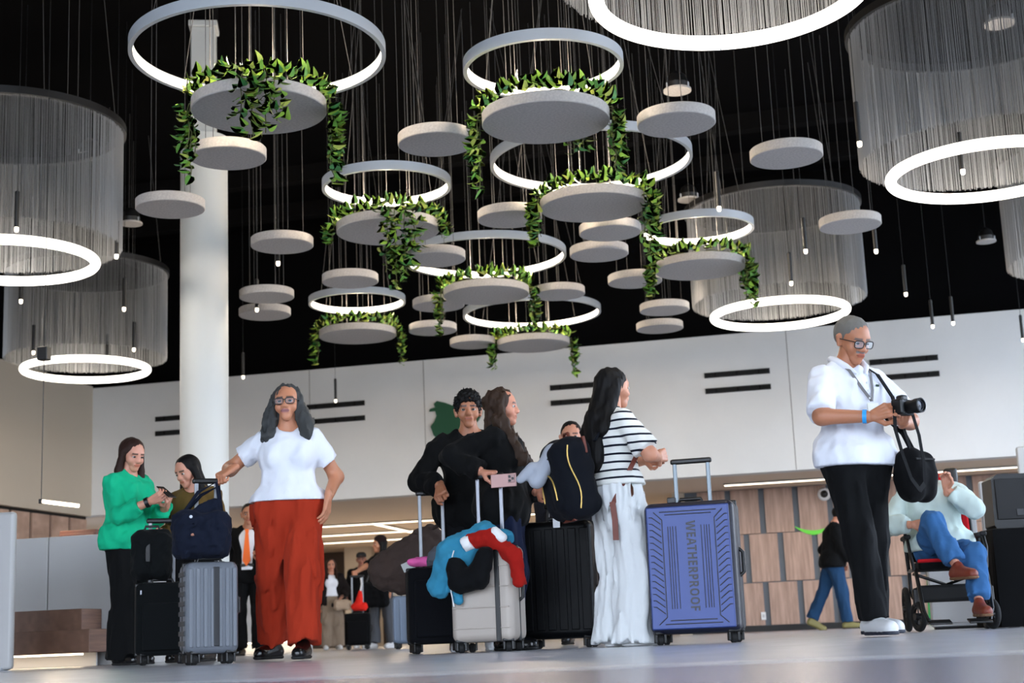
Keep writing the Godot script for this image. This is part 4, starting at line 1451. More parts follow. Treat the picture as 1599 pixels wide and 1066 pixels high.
func build_people() -> void:
	make_head()
	make_eye()
	make_hand("relaxed", [0.30, 0.35, 0.25], 0.2)
	make_hand("grip", [1.15, 1.35, 0.8], 1.0)
	make_hand("hold", [0.65, 0.75, 0.4], 0.6)
	M.skin = mat(Color.WHITE, 0.5)
	M.skin.vertex_color_use_as_albedo = true
	M.skin.subsurf_scatter_enabled = true
	M.skin.subsurf_scatter_strength = 0.08
	var hair_black := mat(Color(0.055, 0.05, 0.05), 0.45)
	var hair_brown := mat(Color(0.17, 0.105, 0.085), 0.45)
	var hair_grey := mat(Color(0.23, 0.235, 0.235), 0.55)
	var hair_silver := mat(Color(0.42, 0.41, 0.39), 0.7)
	var hair_ombre := mat(Color(0.20, 0.145, 0.11), 0.45)
	for hm in [hair_black, hair_brown, hair_grey, hair_silver, hair_ombre]:
		hm.roughness = 0.62
		hm.metallic_specular = 0.3
	var black_cloth := cloth(Color(0.05, 0.052, 0.056))
	var white_cloth := cloth(Color(0.86, 0.87, 0.90))
	var shoe_black := mat(Color(0.03, 0.03, 0.032), 0.25)
	var sole_black := mat(Color(0.04, 0.04, 0.04), 0.7)
	var shoe_white := mat(Color(0.80, 0.80, 0.80), 0.6)
	var r: Array
	var s: Dictionary

	# grey-haired woman walking towards the camera
	s = {"label": "woman with glasses in white T-shirt and wide rust-red trousers pulling a suitcase", "at": Vector3(-3.33, 0, -8.35), "turn": 13.0, "h": 1.62, "g": 1.04, "shoulder": 0.15, "female": true, "skin": lin(0.73, 0.49, 0.37), "lip": lin(0.55, 0.33, 0.33), "head": [0, -5, 2],
		"pr": Vector3(-0.8, -0.5, -0.5), "pl": Vector3(0.4, 0, -1), "ar": Vector3(-0.125, 0.085, -0.16), "al": Vector3(0.095, 0.085, 0.14), "kr": Vector3(-0.1, 0, 1), "tl": Vector3(-0.05, 0, 1), "tr": Vector3(-0.4, 0, 1)}
	s.wr = local_of(s, Vector3(-3.60, 1.115, -8.13))
	s.wl = local_of(s, Vector3(-3.075, 0.935, -8.33))
	s.hr = ["grip", local_of(s, s.at + Vector3(-0.5, -0.45, 0.7)), Vector3(0, -1, -0.3)]
	s.hl = ["relaxed", Vector3(-0.1, -1, 0.12), Vector3(-1, 0, -0.3)]
	r = person(s)
	top(r[0], r[1], white_cloth, 0.012, 0.012, 0.60, 0.925, true, "t_shirt", 0.016, 0.014)
	trousers(r[0], r[1], cloth(Color(0.60, 0.18, 0.10)), 0.013, 0.020, 0.102, 0.090, 0.97, 1.0, 0.03)
	shoes(r[0], r[1], shoe_black, sole_black, 0.009)
	hair(r[0], r[1], "wavy", hair_grey, 0.009, 0.20)
	glasses(r[0], r[1], mat(Color(0.04, 0.035, 0.04), 0.3))

	# polo man
	s = {"label": "man in white polo shirt and black trousers looking down at his camera", "at": Vector3(-0.03, 0, -8.52), "turn": 38.0, "h": 1.78, "g": 1.03, "shoulder": 0.18, "skin": lin(0.68, 0.45, 0.33), "brow": lin(0.35, 0.33, 0.32), "head": [2, 24, 0], "moustache": true,
		"wr": Vector3(-0.115, 1.165, 0.315), "wl": Vector3(0.105, 1.14, 0.30), "pr": Vector3(-1, -0.55, -0.25), "pl": Vector3(1, -0.5, -0.3), "ar": Vector3(-0.05, 0.085, 0.11), "al": Vector3(0.13, 0.085, -0.14), "tr": Vector3(-0.2, 0, 1),
		"hr": ["hold", Vector3(0.55, 0.28, 0.75), Vector3(0.7, -0.15, -0.35)], "hl": ["hold", Vector3(-0.55, 0.25, 0.7), Vector3(-0.4, 0.9, 0)]}
	r = person(s)
	var polo := top(r[0], r[1], white_cloth, 0.012, 0.018, 0.92, 0.93, false, "polo_shirt", 0.020, 0.016)
	var J: Dictionary = r[1]
	begin()
	for sg in [-1.0, 1.0]:
		var n: Vector3 = J.neck
		tube([n + Vector3(0.0, 0.050, -0.085), n + Vector3(0.060 * sg, 0.045, -0.055), n + Vector3(0.088 * sg, 0.025, 0.02), n + Vector3(0.070 * sg, -0.020, 0.085), n + Vector3(0.030 * sg, -0.070, 0.128)], [0.020, 0.021, 0.022, 0.020, 0.010], 8)
	put(st.commit(), "collar", white_cloth, polo)
	put(boxm(Vector3(0.028, 0.014, 0.005), 0.002), "chest_emblem", mat(Color(0.10, 0.22, 0.14), 0.8), polo, turned(J.chest + Vector3(0.092, 0.045, 0.132), Vector3(0, 18, 0)))
	for k in 3:
		put(lathem([Vector2(0, 0), Vector2(0.006, 0), Vector2(0.006, 0.003), Vector2(0, 0.003)], 10), "button", mat(Color(0.75, 0.75, 0.75), 0.4), polo, turned(J.chest + Vector3(0, 0.055 - k * 0.045, 0.156 + k * 0.006), Vector3(90, 0, 0)))
	trousers(r[0], J, black_cloth, 0.014, 0.004, 0.082, 0.082, 1.0, 1.0, 0.018)
	shoes(r[0], J, shoe_white, mat(Color(0.09, 0.11, 0.17), 0.6), 0.009, 1.12)
	hair(r[0], J, "short", hair_silver, 0.008)
	glasses(r[0], J, mat(Color(0.18, 0.15, 0.14), 0.3, 0.4))
	# wristband and lanyard
	var wdir: Vector3 = (J.wrr - J.elr).normalized()
	put(lathem([Vector2(0.034, -0.011), Vector2(0.038, -0.011), Vector2(0.038, 0.011), Vector2(0.034, 0.011)], 24, true), "wristband", mat(Color(0.12, 0.60, 0.88), 0.5), r[0], Transform3D(frame_of(wdir), J.wrr - wdir * 0.035))
	begin()
	var nk: Vector3 = J.neck
	ribbon([nk + Vector3(-0.02, 0.06, -0.07), nk + Vector3(-0.075, 0.035, 0.0), nk + Vector3(-0.072, -0.05, 0.120), nk + Vector3(-0.03, -0.16, 0.166), nk + Vector3(0.012, -0.225, 0.182)], 0.018, Vector3(-0.2, 0, 1))
	ribbon([nk + Vector3(0.02, 0.06, -0.07), nk + Vector3(0.075, 0.035, 0.0), nk + Vector3(0.075, -0.05, 0.115), nk + Vector3(0.045, -0.16, 0.160), nk + Vector3(0.014, -0.225, 0.184)], 0.018, Vector3(0.2, 0, 1))
	var lan := thing("lanyard", "grey lanyard round the polo man's neck", "lanyard", s.at, s.turn)
	put(st.commit(), "band", mat(Color(0.42, 0.41, 0.41), 0.8), lan)
	put(boxm(Vector3(0.075, 0.10, 0.004), 0.002), "badge", mat(Color(0.78, 0.78, 0.74), 0.5), lan, turned(nk + Vector3(0.015, -0.29, 0.188), Vector3(0, 0, 4)))

	# woman in striped shirt, seen from behind
	s = {"label": "woman with long black hair in striped shirt and white trousers, seen from behind", "at": Vector3(-1.43, 0, -8.79), "turn": 122.0, "h": 1.64, "g": 1.02, "female": true, "skin": lin(0.77, 0.54, 0.43), "head": [12, 0, 0],
		"wr": Vector3(-0.09, 1.10, 0.24), "wl": Vector3(0.10, 1.10, 0.24), "pr": Vector3(-1, -0.7, -0.1), "pl": Vector3(1, -0.6, -0.2), "hr": ["hold", Vector3(0.5, 0.2, 0.8), Vector3(0.7, 0, -0.4)], "ar": Vector3(-0.09, 0.085, 0.02), "al": Vector3(0.09, 0.085, -0.02)}
	r = person(s)
	var stripes := cloth(Color(1, 1, 1))
	var im := Image.create(8, 512, false, Image.FORMAT_RGB8)
	for y in 512:
		var c := Color(0.88, 0.88, 0.86) if (y % 64) > 15 else Color(0.07, 0.08, 0.13)
		for x in 8:
			im.set_pixel(x, y, c)
	stripes.albedo_texture = ImageTexture.create_from_image(im)
	stripes.uv1_triplanar = false
	stripes.normal_enabled = false
	stripes.uv1_scale = Vector3(1, 2.6, 1)
	top(r[0], r[1], stripes, 0.011, 0.018, 0.88, 0.93, true, "striped_shirt", 0.012, 0.022)
	trousers(r[0], r[1], cloth(Color(0.84, 0.85, 0.85)), 0.013, 0.022, 0.118, 0.125, 1.16, 1.0, 0.035)
	shoes(r[0], r[1], shoe_white, shoe_white, 0.012, 0.9)
	hair(r[0], r[1], "back", hair_black, 0.009, 0.44)

	# woman in green blouse
	s = {"label": "woman in bright green blouse and black flared trousers holding a phone", "at": Vector3(-5.14, 0, -9.81), "turn": 72.0, "h": 1.60, "g": 1.0, "shoulder": 0.15, "female": true, "skin": lin(0.79, 0.56, 0.47), "head": [-12, 18, 0],
		"wr": Vector3(-0.085, 1.12, 0.29), "wl": Vector3(0.075, 1.10, 0.30), "pr": Vector3(-0.5, -1, -0.5), "pl": Vector3(0.6, -1, -0.4), "hr": ["hold", Vector3(0.35, 0.35, 0.85), Vector3(0.6, 0.6, -0.3)], "hl": ["hold", Vector3(-0.45, 0.4, 0.7), Vector3(-0.6, 0.7, -0.2)], "ar": Vector3(-0.09, 0.085, 0.03), "al": Vector3(0.09, 0.085, -0.05)}
	r = person(s)
	top(r[0], r[1], cloth(Color(0.07, 0.66, 0.48), 0.8), 0.012, 0.024, 1.72, 0.80, true, "blouse", 0.026, 0.012)
	trousers(r[0], r[1], black_cloth, 0.014, 0.006, 0.085, 0.105, 1.12, 0.98, 0.02)
	shoes(r[0], r[1], shoe_black, sole_black, 0.011)
	hair(r[0], r[1], "long", hair_brown, 0.009, 0.33)
	wdir = (r[1].wrr - r[1].elr).normalized()
	put(lathem([Vector2(0.031, -0.014), Vector2(0.037, -0.014), Vector2(0.037, 0.014), Vector2(0.031, 0.014)], 24, true), "watch_band", M.blackplastic, r[0], Transform3D(frame_of(wdir), r[1].wrr - wdir * 0.015))
	var ph := thing("smartphone", "dark phone held by the woman in green blouse", "phone", s.at + Basis(Vector3.UP, deg_to_rad(s.turn)) * Vector3(-0.005, 1.185, 0.375), s.turn)
	put(boxm(Vector3(0.072, 0.150, 0.009), 0.004), "body", M.blackplastic, ph, turned(Vector3.ZERO, Vector3(-55, 0, 0)))
	put(boxm(Vector3(0.066, 0.142, 0.002), 0.001), "screen", mat(Color(0.10, 0.11, 0.13), 0.1), ph, turned(Vector3(0, 0.0041, -0.0029), Vector3(-55, 0, 0)))

	# woman in olive top bending beside her
	s = {"label": "dark-haired woman in olive brown top bending over behind the luggage", "at": Vector3(-4.80, 0, -10.22), "turn": -8.0, "h": 1.56, "female": true, "skin": lin(0.77, 0.54, 0.45), "head": [-14, 16, 6], "lean": 0.10, "drop": 0.06,
		"wr": Vector3(-0.14, 0.93, 0.26), "wl": Vector3(0.16, 0.90, 0.24), "hr": ["hold", Vector3(0.2, -0.3, 0.9), Vector3(0.6, 0.4, 0)], "hl": ["hold", Vector3(-0.2, -0.3, 0.9), Vector3(-0.6, 0.4, 0)]}
	r = person(s)
	top(r[0], r[1], cloth(Color(0.37, 0.29, 0.15)), 0.014, 0.020, 1.7, 0.80, true, "blouse", 0.02, 0.01)
	trousers(r[0], r[1], black_cloth, 0.016, 0.008, 0.08, 0.07, 1.0, 0.94)
	shoes(r[0], r[1], shoe_black, sole_black, 0.012)
	hair(r[0], r[1], "long", hair_black, 0.009, 0.36, 7)

	# woman with long brown hair, in profile
	s = {"label": "woman with long brown hair in loose black sweatshirt, in profile", "at": Vector3(-2.22, 0, -9.16), "turn": 88.0, "h": 1.63, "g": 1.12, "female": true, "skin": lin(0.77, 0.53, 0.43), "head": [8, 0, 0],
		"pr": Vector3(-0.7, -1, -0.7), "wl": Vector3(0.13, 0.98, 0.20), "pl": Vector3(0.6, -0.4, -1), "ar": Vector3(-0.09, 0.085, 0.03), "al": Vector3(0.09, 0.085, -0.04)}
	s.wr = local_of(s, Vector3(-2.27, 1.08, -8.86))
	s.hr = ["grip", local_of(s, s.at + Vector3(1, -0.1, 0.1)), local_of(s, s.at + Vector3(0.1, -1, -0.2))]
	r = person(s)
	top(r[0], r[1], black_cloth, 0.014, 0.026, 1.92, 0.76, true, "sweatshirt", 0.024, 0.010)
	trousers(r[0], r[1], cloth(Color(0.07, 0.10, 0.19)), 0.015, 0.012, 0.095, 0.09, 1.0, 0.98)
	shoes(r[0], r[1], shoe_black, sole_black, 0.012)
	hair(r[0], r[1], "wavy", hair_ombre, 0.009, 0.36, 9)

	# young man with curly hair
	s = {"label": "young man with short curly hair in black jacket behind the profile woman", "at": Vector3(-2.55, 0, -9.64), "turn": 12.0, "h": 1.70, "skin": lin(0.64, 0.42, 0.31), "head": [4, 0, 0],
		"pr": Vector3(-1, -0.7, -0.2), "wl": Vector3(0.25, 0.86, 0.12)}
	s.wr = local_of(s, Vector3(-2.67, 1.06, -9.32))
	s.hr = ["grip", local_of(s, s.at + Vector3(0.2, -0.5, 0.6)), local_of(s, s.at + Vector3(0.3, -0.8, -0.5))]
	r = person(s)
	top(r[0], r[1], black_cloth, 0.014, 0.030, 1.9, 0.78, false, "jacket", 0.024, 0.010)
	trousers(r[0], r[1], cloth(Color(0.06, 0.06, 0.07)), 0.016, 0.012, 0.09, 0.085, 1.0, 0.98)
	shoes(r[0], r[1], shoe_white, shoe_white, 0.012)
	hair(r[0], r[1], "curly", hair_black, 0.008)

	# man behind the backpack
	s = {"label": "dark-haired man half hidden behind the navy backpack", "at": Vector3(-2.31, 0, -12.04), "turn": 10.0, "h": 1.80, "skin": lin(0.73, 0.51, 0.41), "cell": 0.018, "head": [0, 3, 0]}
	r = person(s)
	top(r[0], r[1], cloth(Color(0.10, 0.10, 0.12)), 0.018, 0.02, 1.9, 0.86, false, "shirt")
	trousers(r[0], r[1], black_cloth, 0.018, 0.01, 0.08, 0.075, 1.0, 1.0)
	shoes(r[0], r[1], shoe_black, sole_black, 0.014)
	hair(r[0], r[1], "short", hair_black, 0.010)

	# man in suit with orange tie
	s = {"label": "man in black suit with white shirt and orange tie", "at": Vector3(-6.87, 0, -16.0), "turn": 12.0, "h": 1.70, "skin": lin(0.66, 0.45, 0.34), "cell": 0.018, "head": [10, 4, 0], "wl": Vector3(0.20, 1.05, 0.22), "pl": Vector3(0.8, -0.5, -0.6), "hl": ["hold", Vector3(-0.3, 0.6, 0.6), Vector3(-0.5, 0, -0.8)]}
	r = person(s)
	top(r[0], r[1], white_cloth, 0.016, 0.008, 1.9, 0.95, false, "dress_shirt", 0.008)
	var jk: Dictionary = r[1]
	top(r[0], jk, cloth(Color(0.035, 0.036, 0.042)), 0.016, 0.028, 1.88, 0.80, false, "suit_jacket", 0.016, 0.0, [cap(jk.neck + Vector3(0, 0.02, 0.18), jk.waist + Vector3(0, -0.10, 0.22), 0.13, 0.10, Vector3.ZERO, 1.0, 1), cap(jk.waist + Vector3(0, -0.1, 0.22), jk.pelvis + Vector3(0, -0.4, 0.25), 0.10, 0.14, Vector3.ZERO, 1.0, 1)])
	put(prismm([Vector2(-0.022, 0), Vector2(0.022, 0), Vector2(0.017, -0.045), Vector2(0.045, -0.36), Vector2(0, -0.42), Vector2(-0.045, -0.36), Vector2(-0.017, -0.045)], 0.012), "tie", mat(Color(0.93, 0.42, 0.10), 0.6), r[0], turned(jk.neck + Vector3(0, -0.03, 0.128), Vector3(-6, 0, 0)))
	put(boxm(Vector3(0.27, 0.035, 0.02), 0.006), "belt", M.blackplastic, r[0], T(0, jk.waist.y - 0.06, 0.135))
	trousers(r[0], jk, cloth(Color(0.035, 0.036, 0.042)), 0.018, 0.006, 0.08, 0.075, 1.0, 0.99)
	shoes(r[0], jk, shoe_black, sole_black, 0.014)
	hair(r[0], jk, "short", hair_black, 0.010)

	# man walking along the wood wall
	s = {"label": "man in black jacket and blue jeans walking along the wood wall", "at": Vector3(-0.50, 0, -21.35), "turn": 98.0, "h": 1.70, "g": 1.1, "skin": lin(0.72, 0.49, 0.39), "cell": 0.02, "lean": 0.14, "head": [0, 22, 0],
		"wr": Vector3(-0.22, 0.88, 0.26), "pr": Vector3(-0.4, -0.2, -1), "wl": Vector3(0.22, 0.92, 0.10), "ar": Vector3(-0.09, 0.085, 0.12), "al": Vector3(0.08, 0.15, -0.34), "tl": Vector3(0, -0.55, 0.85)}
	r = person(s)
	top(r[0], r[1], black_cloth, 0.02, 0.035, 1.7, 0.84, false, "jacket", 0.02)
	trousers(r[0], r[1], cloth(Color(0.13, 0.24, 0.36)), 0.02, 0.012, 0.085, 0.08, 0.98, 0.98)
	shoes(r[0], r[1], mat(Color(0.50, 0.47, 0.28), 0.6), sole_black, 0.014)
	hair(r[0], r[1], "short", hair_black, 0.010)
	wdir = (r[1].wrr - r[1].elr).normalized()
	put(lathem([Vector2(0.034, -0.014), Vector2(0.040, -0.014), Vector2(0.040, 0.014), Vector2(0.034, 0.014)], 20, true), "wristband", mat(Color(0.45, 0.65, 0.85), 0.5), r[0], Transform3D(frame_of(wdir), r[1].wrr - wdir * 0.03))

	# person in the wheelchair
	s = {"label": "person in pale jacket and blue jeans sitting in the wheelchair with crossed legs", "at": Vector3(0.50, 0, -11.15), "turn": 4.0, "h": 1.58, "skin": lin(0.75, 0.53, 0.43), "cell": 0.014, "lean": -0.12, "side": 0.10, "drop": 0.30, "head": [-8, 8, 4],
		"wl": Vector3(0.06, 0.98, 0.16), "pl": Vector3(0.9, -0.7, -0.2), "hl": ["hold", Vector3(0.05, 1, 0.1), Vector3(-0.4, 0, 0.9)], "wr": Vector3(-0.20, 0.74, 0.22), "pr": Vector3(-1, -0.2, -0.5),
		"ar": Vector3(0.04, 0.42, 0.50), "al": Vector3(0.15, 0.17, 0.56), "kr": Vector3(-0.25, 1, 0.3), "kl": Vector3(0.3, 1, 0.3), "tr": Vector3(0.5, 0, 0.9), "tl": Vector3(0.15, 0, 1)}
	r = person(s)
	top(r[0], r[1], cloth(Color(0.72, 0.78, 0.76)), 0.014, 0.035, 1.85, 0.56, false, "jacket", 0.025)
	trousers(r[0], r[1], cloth(Color(0.20, 0.36, 0.54)), 0.014, 0.004, 0.075, 0.075, 0.88, 0.86)
	shoes(r[0], r[1], mat(Color(0.42, 0.16, 0.09), 0.5), mat(Color(0.40, 0.28, 0.18), 0.7), 0.010)
	hair(r[0], r[1], "short", hair_black, 0.010)

	# three people far back
	s = {"label": "far woman in dark jacket, white top and beige trousers", "at": Vector3(-8.87, 0, -24.1), "turn": 25.0, "h": 1.50, "female": true, "skin": lin(0.72, 0.49, 0.39), "cell": 0.02, "wl": Vector3(0.16, 0.86, 0.18), "pl": Vector3(0.8, -0.4, -0.6)}
	r = person(s)
	jk = r[1]
	top(r[0], jk, white_cloth, 0.02, 0.010, 1.5, 0.88, true, "blouse")
	top(r[0], jk, cloth(Color(0.10, 0.08, 0.08)), 0.02, 0.035, 1.85, 0.70, true, "cardigan", 0.02, 0.0, [cap(jk.neck + Vector3(0, 0.02, 0.20), jk.pelvis + Vector3(0, -0.3, 0.24), 0.14, 0.14, Vector3.ZERO, 1.0, 1)])
	trousers(r[0], jk, cloth(Color(0.52, 0.46, 0.40)), 0.02, 0.012, 0.10, 0.11, 1.05, 0.92)
	shoes(r[0], jk, shoe_white, shoe_white, 0.015)
	hair(r[0], jk, "long", hair_brown, 0.012, 0.24)
	s = {"label": "far man in black shirt and dark cap behind the luggage trolley handle", "at": Vector3(-8.60, 0, -24.9), "turn": 15.0, "h": 1.62, "g": 1.1, "skin": lin(0.57, 0.37, 0.29), "cell": 0.022}
	r = person(s)
	top(r[0], r[1], cloth(Color(0.05, 0.045, 0.05)), 0.022, 0.02, 0.9, 0.82, false, "shirt")
	trousers(r[0], r[1], black_cloth, 0.022, 0.01, 0.08, 0.08, 1.0, 0.96)
	shoes(r[0], r[1], shoe_white, shoe_white, 0.016)
	begin()
	lathe([Vector2(0.088, 0.045), Vector2(0.092, 0.07), Vector2(0.085, 0.11), Vector2(0.05, 0.138), Vector2(0.0, 0.142)], 24, T(0, 0, -0.01))
	rbox(Vector3(0.14, 0.010, 0.09), 0.004, turned(Vector3(0, 0.052, 0.105), Vector3(12, 0, 0)))
	put(st.commit(), "cap", mat(Color(0.05, 0.05, 0.055), 0.8), r[0], r[1].head)
	s = {"label": "far woman in beanie, black top and grey flared trousers holding a case handle", "at": Vector3(-6.95, 0, -21.0), "turn": -32.0, "h": 1.60, "female": true, "skin": lin(0.72, 0.49, 0.37), "cell": 0.02, "head": [-20, 0, 0], "pr": Vector3(-0.5, -0.8, -0.2), "ar": Vector3(-0.10, 0.085, 0.10), "al": Vector3(0.12, 0.085, -0.10)}
	s.wr = local_of(s, Vector3(-7.22, 1.08, -20.60))
	r = person(s)
	top(r[0], r[1], black_cloth, 0.02, 0.015, 0.8, 0.90, true, "top")
	trousers(r[0], r[1], cloth(Color(0.30, 0.31, 0.33)), 0.02, 0.008, 0.085, 0.11, 1.0, 0.97)
	shoes(r[0], r[1], shoe_white, shoe_white, 0.014)
	hair(r[0], r[1], "long", hair_black, 0.012, 0.26)
	begin()
	lathe([Vector2(0.092, 0.035), Vector2(0.098, 0.06), Vector2(0.092, 0.11), Vector2(0.055, 0.145), Vector2(0.0, 0.152)], 24, T(0, 0, -0.018))
	put(st.commit(), "beanie", cloth(Color(0.12, 0.08, 0.08)), r[0], r[1].head)


func ribbon(pts: Array, w: float, n: Vector3, th := 0.003) -> void:
	# a flat band through points, its width across the path and square to n
	for i in pts.size() - 1:
		var a: Vector3 = pts[i]
		var b: Vector3 = pts[i + 1]
		var d := (b - a).normalized()
		var side := d.cross(n).normalized()
		var up := side.cross(d).normalized()
		rbox(Vector3(w, a.distance_to(b) + w * 0.35, th), th * 0.4, Transform3D(Basis(side, d, up) if Basis(side, d, up).determinant() > 0 else Basis(-side, d, up), (a + b) * 0.5))


# ---------- luggage and things that people hold ----------
func caster(parent: Node, at: Vector3, big := 1.0) -> void:
	var w := put(lathem([Vector2(0.0, -0.016), Vector2(0.018, -0.016), Vector2(0.024, -0.010), Vector2(0.024, 0.010), Vector2(0.018, 0.016), Vector2(0, 0.016)], 20), "wheel", M.rubber, parent, Transform3D(Basis(Vector3.UP, 0.4).scaled(Vector3.ONE * big) * Basis(Vector3.BACK, PI / 2), at + Vector3(0, 0.0245 * big, 0)))
	begin()
	rbox(Vector3(0.012, 0.05, 0.036), 0.004, T(0.022, 0.018, 0))
	rbox(Vector3(0.012, 0.05, 0.036), 0.004, T(-0.022, 0.018, 0))
	rbox(Vector3(0.06, 0.016, 0.05), 0.006, T(0, 0.042, 0))
	put(st.commit(), "fork", M.blackplastic, parent, Transform3D(Basis(Vector3.UP, 0.4).scaled(Vector3.ONE * big), at + Vector3(0, 0.02, 0)))


# size: width, height with wheels, depth; the front faces +z; handle: height of the grip or 0
func suitcase(label: String, at: Vector3, turn: float, size: Vector3, m: Material, edge: Material, handle: float, soft := false, pole: Material = null) -> Node3D:
	var t := thing("suitcase", label, "suitcase", at, turn, "travellers' suitcases")
	var low := 0.06
	var h := size.y - low
	begin()
	rbox(Vector3(size.x, h, size.z), 0.045 if not soft else 0.035, T(0, low + h * 0.5, 0), 4)
	put(st.commit(), "shell", m, t)
	begin()
	rbox(Vector3(size.x + 0.006, h + 0.006, 0.022), 0.010, T(0, low + h * 0.5, 0), 2)
	put(st.commit(), "zip_band", edge, t)
	for x in [-1, 1]:
		for z in [-1, 1]:
			caster(t, Vector3(x * (size.x * 0.5 - 0.05), 0, z * (size.z * 0.5 - 0.045)), 1.15)
	begin()
	tube([Vector3(-0.07, size.y - 0.004, 0.01), Vector3(-0.06, size.y + 0.022, 0.01), Vector3(0.06, size.y + 0.022, 0.01), Vector3(0.07, size.y - 0.004, 0.01)], 0.011, 8)
	put(st.commit(), "carry_handle", M.blackplastic, t)
	begin()
	tube([Vector3(size.x * 0.5 - 0.003, low + h * 0.42, 0), Vector3(size.x * 0.5 + 0.022, low + h * 0.45, 0), Vector3(size.x * 0.5 + 0.022, low + h * 0.60, 0), Vector3(size.x * 0.5 - 0.003, low + h * 0.63, 0)], 0.011, 8)
	put(st.commit(), "side_handle", M.blackplastic, t)
	if handle > 0.0:
		var hw := minf(0.075, size.x * 0.22) if soft else size.x * 0.19
		var hz := -size.z * 0.5 + 0.05
		for x in [-hw, hw]:
			put(boxm(Vector3(0.024, handle - size.y + 0.02, 0.014), 0.005), "pole", pole if pole else M.chrome, t, T(x, (handle + size.y - 0.02) * 0.5, hz))
		put(boxm(Vector3(hw * 2 + 0.05, 0.032, 0.03), 0.012), "grip", M.blackplastic, t, T(0, handle, hz))
		put(boxm(Vector3(hw * 2 + 0.09, 0.014, 0.06), 0.005), "handle_socket", M.blackplastic, t, T(0, size.y + 0.002, hz))
	return t


func ribs(t: Node3D, size: Vector3, n: int, w: float, m: Material, span := 0.82) -> void:
	var h := size.y - 0.06
	var mesh := boxm(Vector3(w, h * 0.86, 0.012), 0.005)
	for i in n:
		var x := (i / float(n - 1) - 0.5) * size.x * span
		put(mesh, "rib", m, t, T(x, 0.06 + h * 0.5, size.z * 0.5 + 0.003))
		put(mesh, "rib", m, t, T(x, 0.06 + h * 0.5, -size.z * 0.5 - 0.003))


func soft_thing(called: String, label: String, category: String, at: Vector3, turn: float, part: String, prims: Array, m: Material, cell := 0.012, blend := 0.03, cuts := [], fold := 0.012) -> Node3D:
	var t := thing(called, label, category, at, turn)
	garment(t, part, prims, m, cell, blend, cuts, fold, Vector3(14, 14, 14), 11)
	return t


func slab_prims(w: float, h: float, d: float, r: float) -> Array:
	# a soft upright block, base at y = 0
	var out := []
	for x in [-1.0, 1.0]:
		out.append(cap(Vector3(x * (w * 0.5 - r), r, 0), Vector3(x * (w * 0.5 - r), h - r, 0), r, r, Vector3.BACK, r / (d * 0.5)))
	for k in 4:
		var y := r + (h - 2 * r) * k / 3.0
		out.append(cap(Vector3(-(w * 0.5 - r), y, 0), Vector3(w * 0.5 - r, y, 0), r, r, Vector3.BACK, r / (d * 0.5)))
	return out


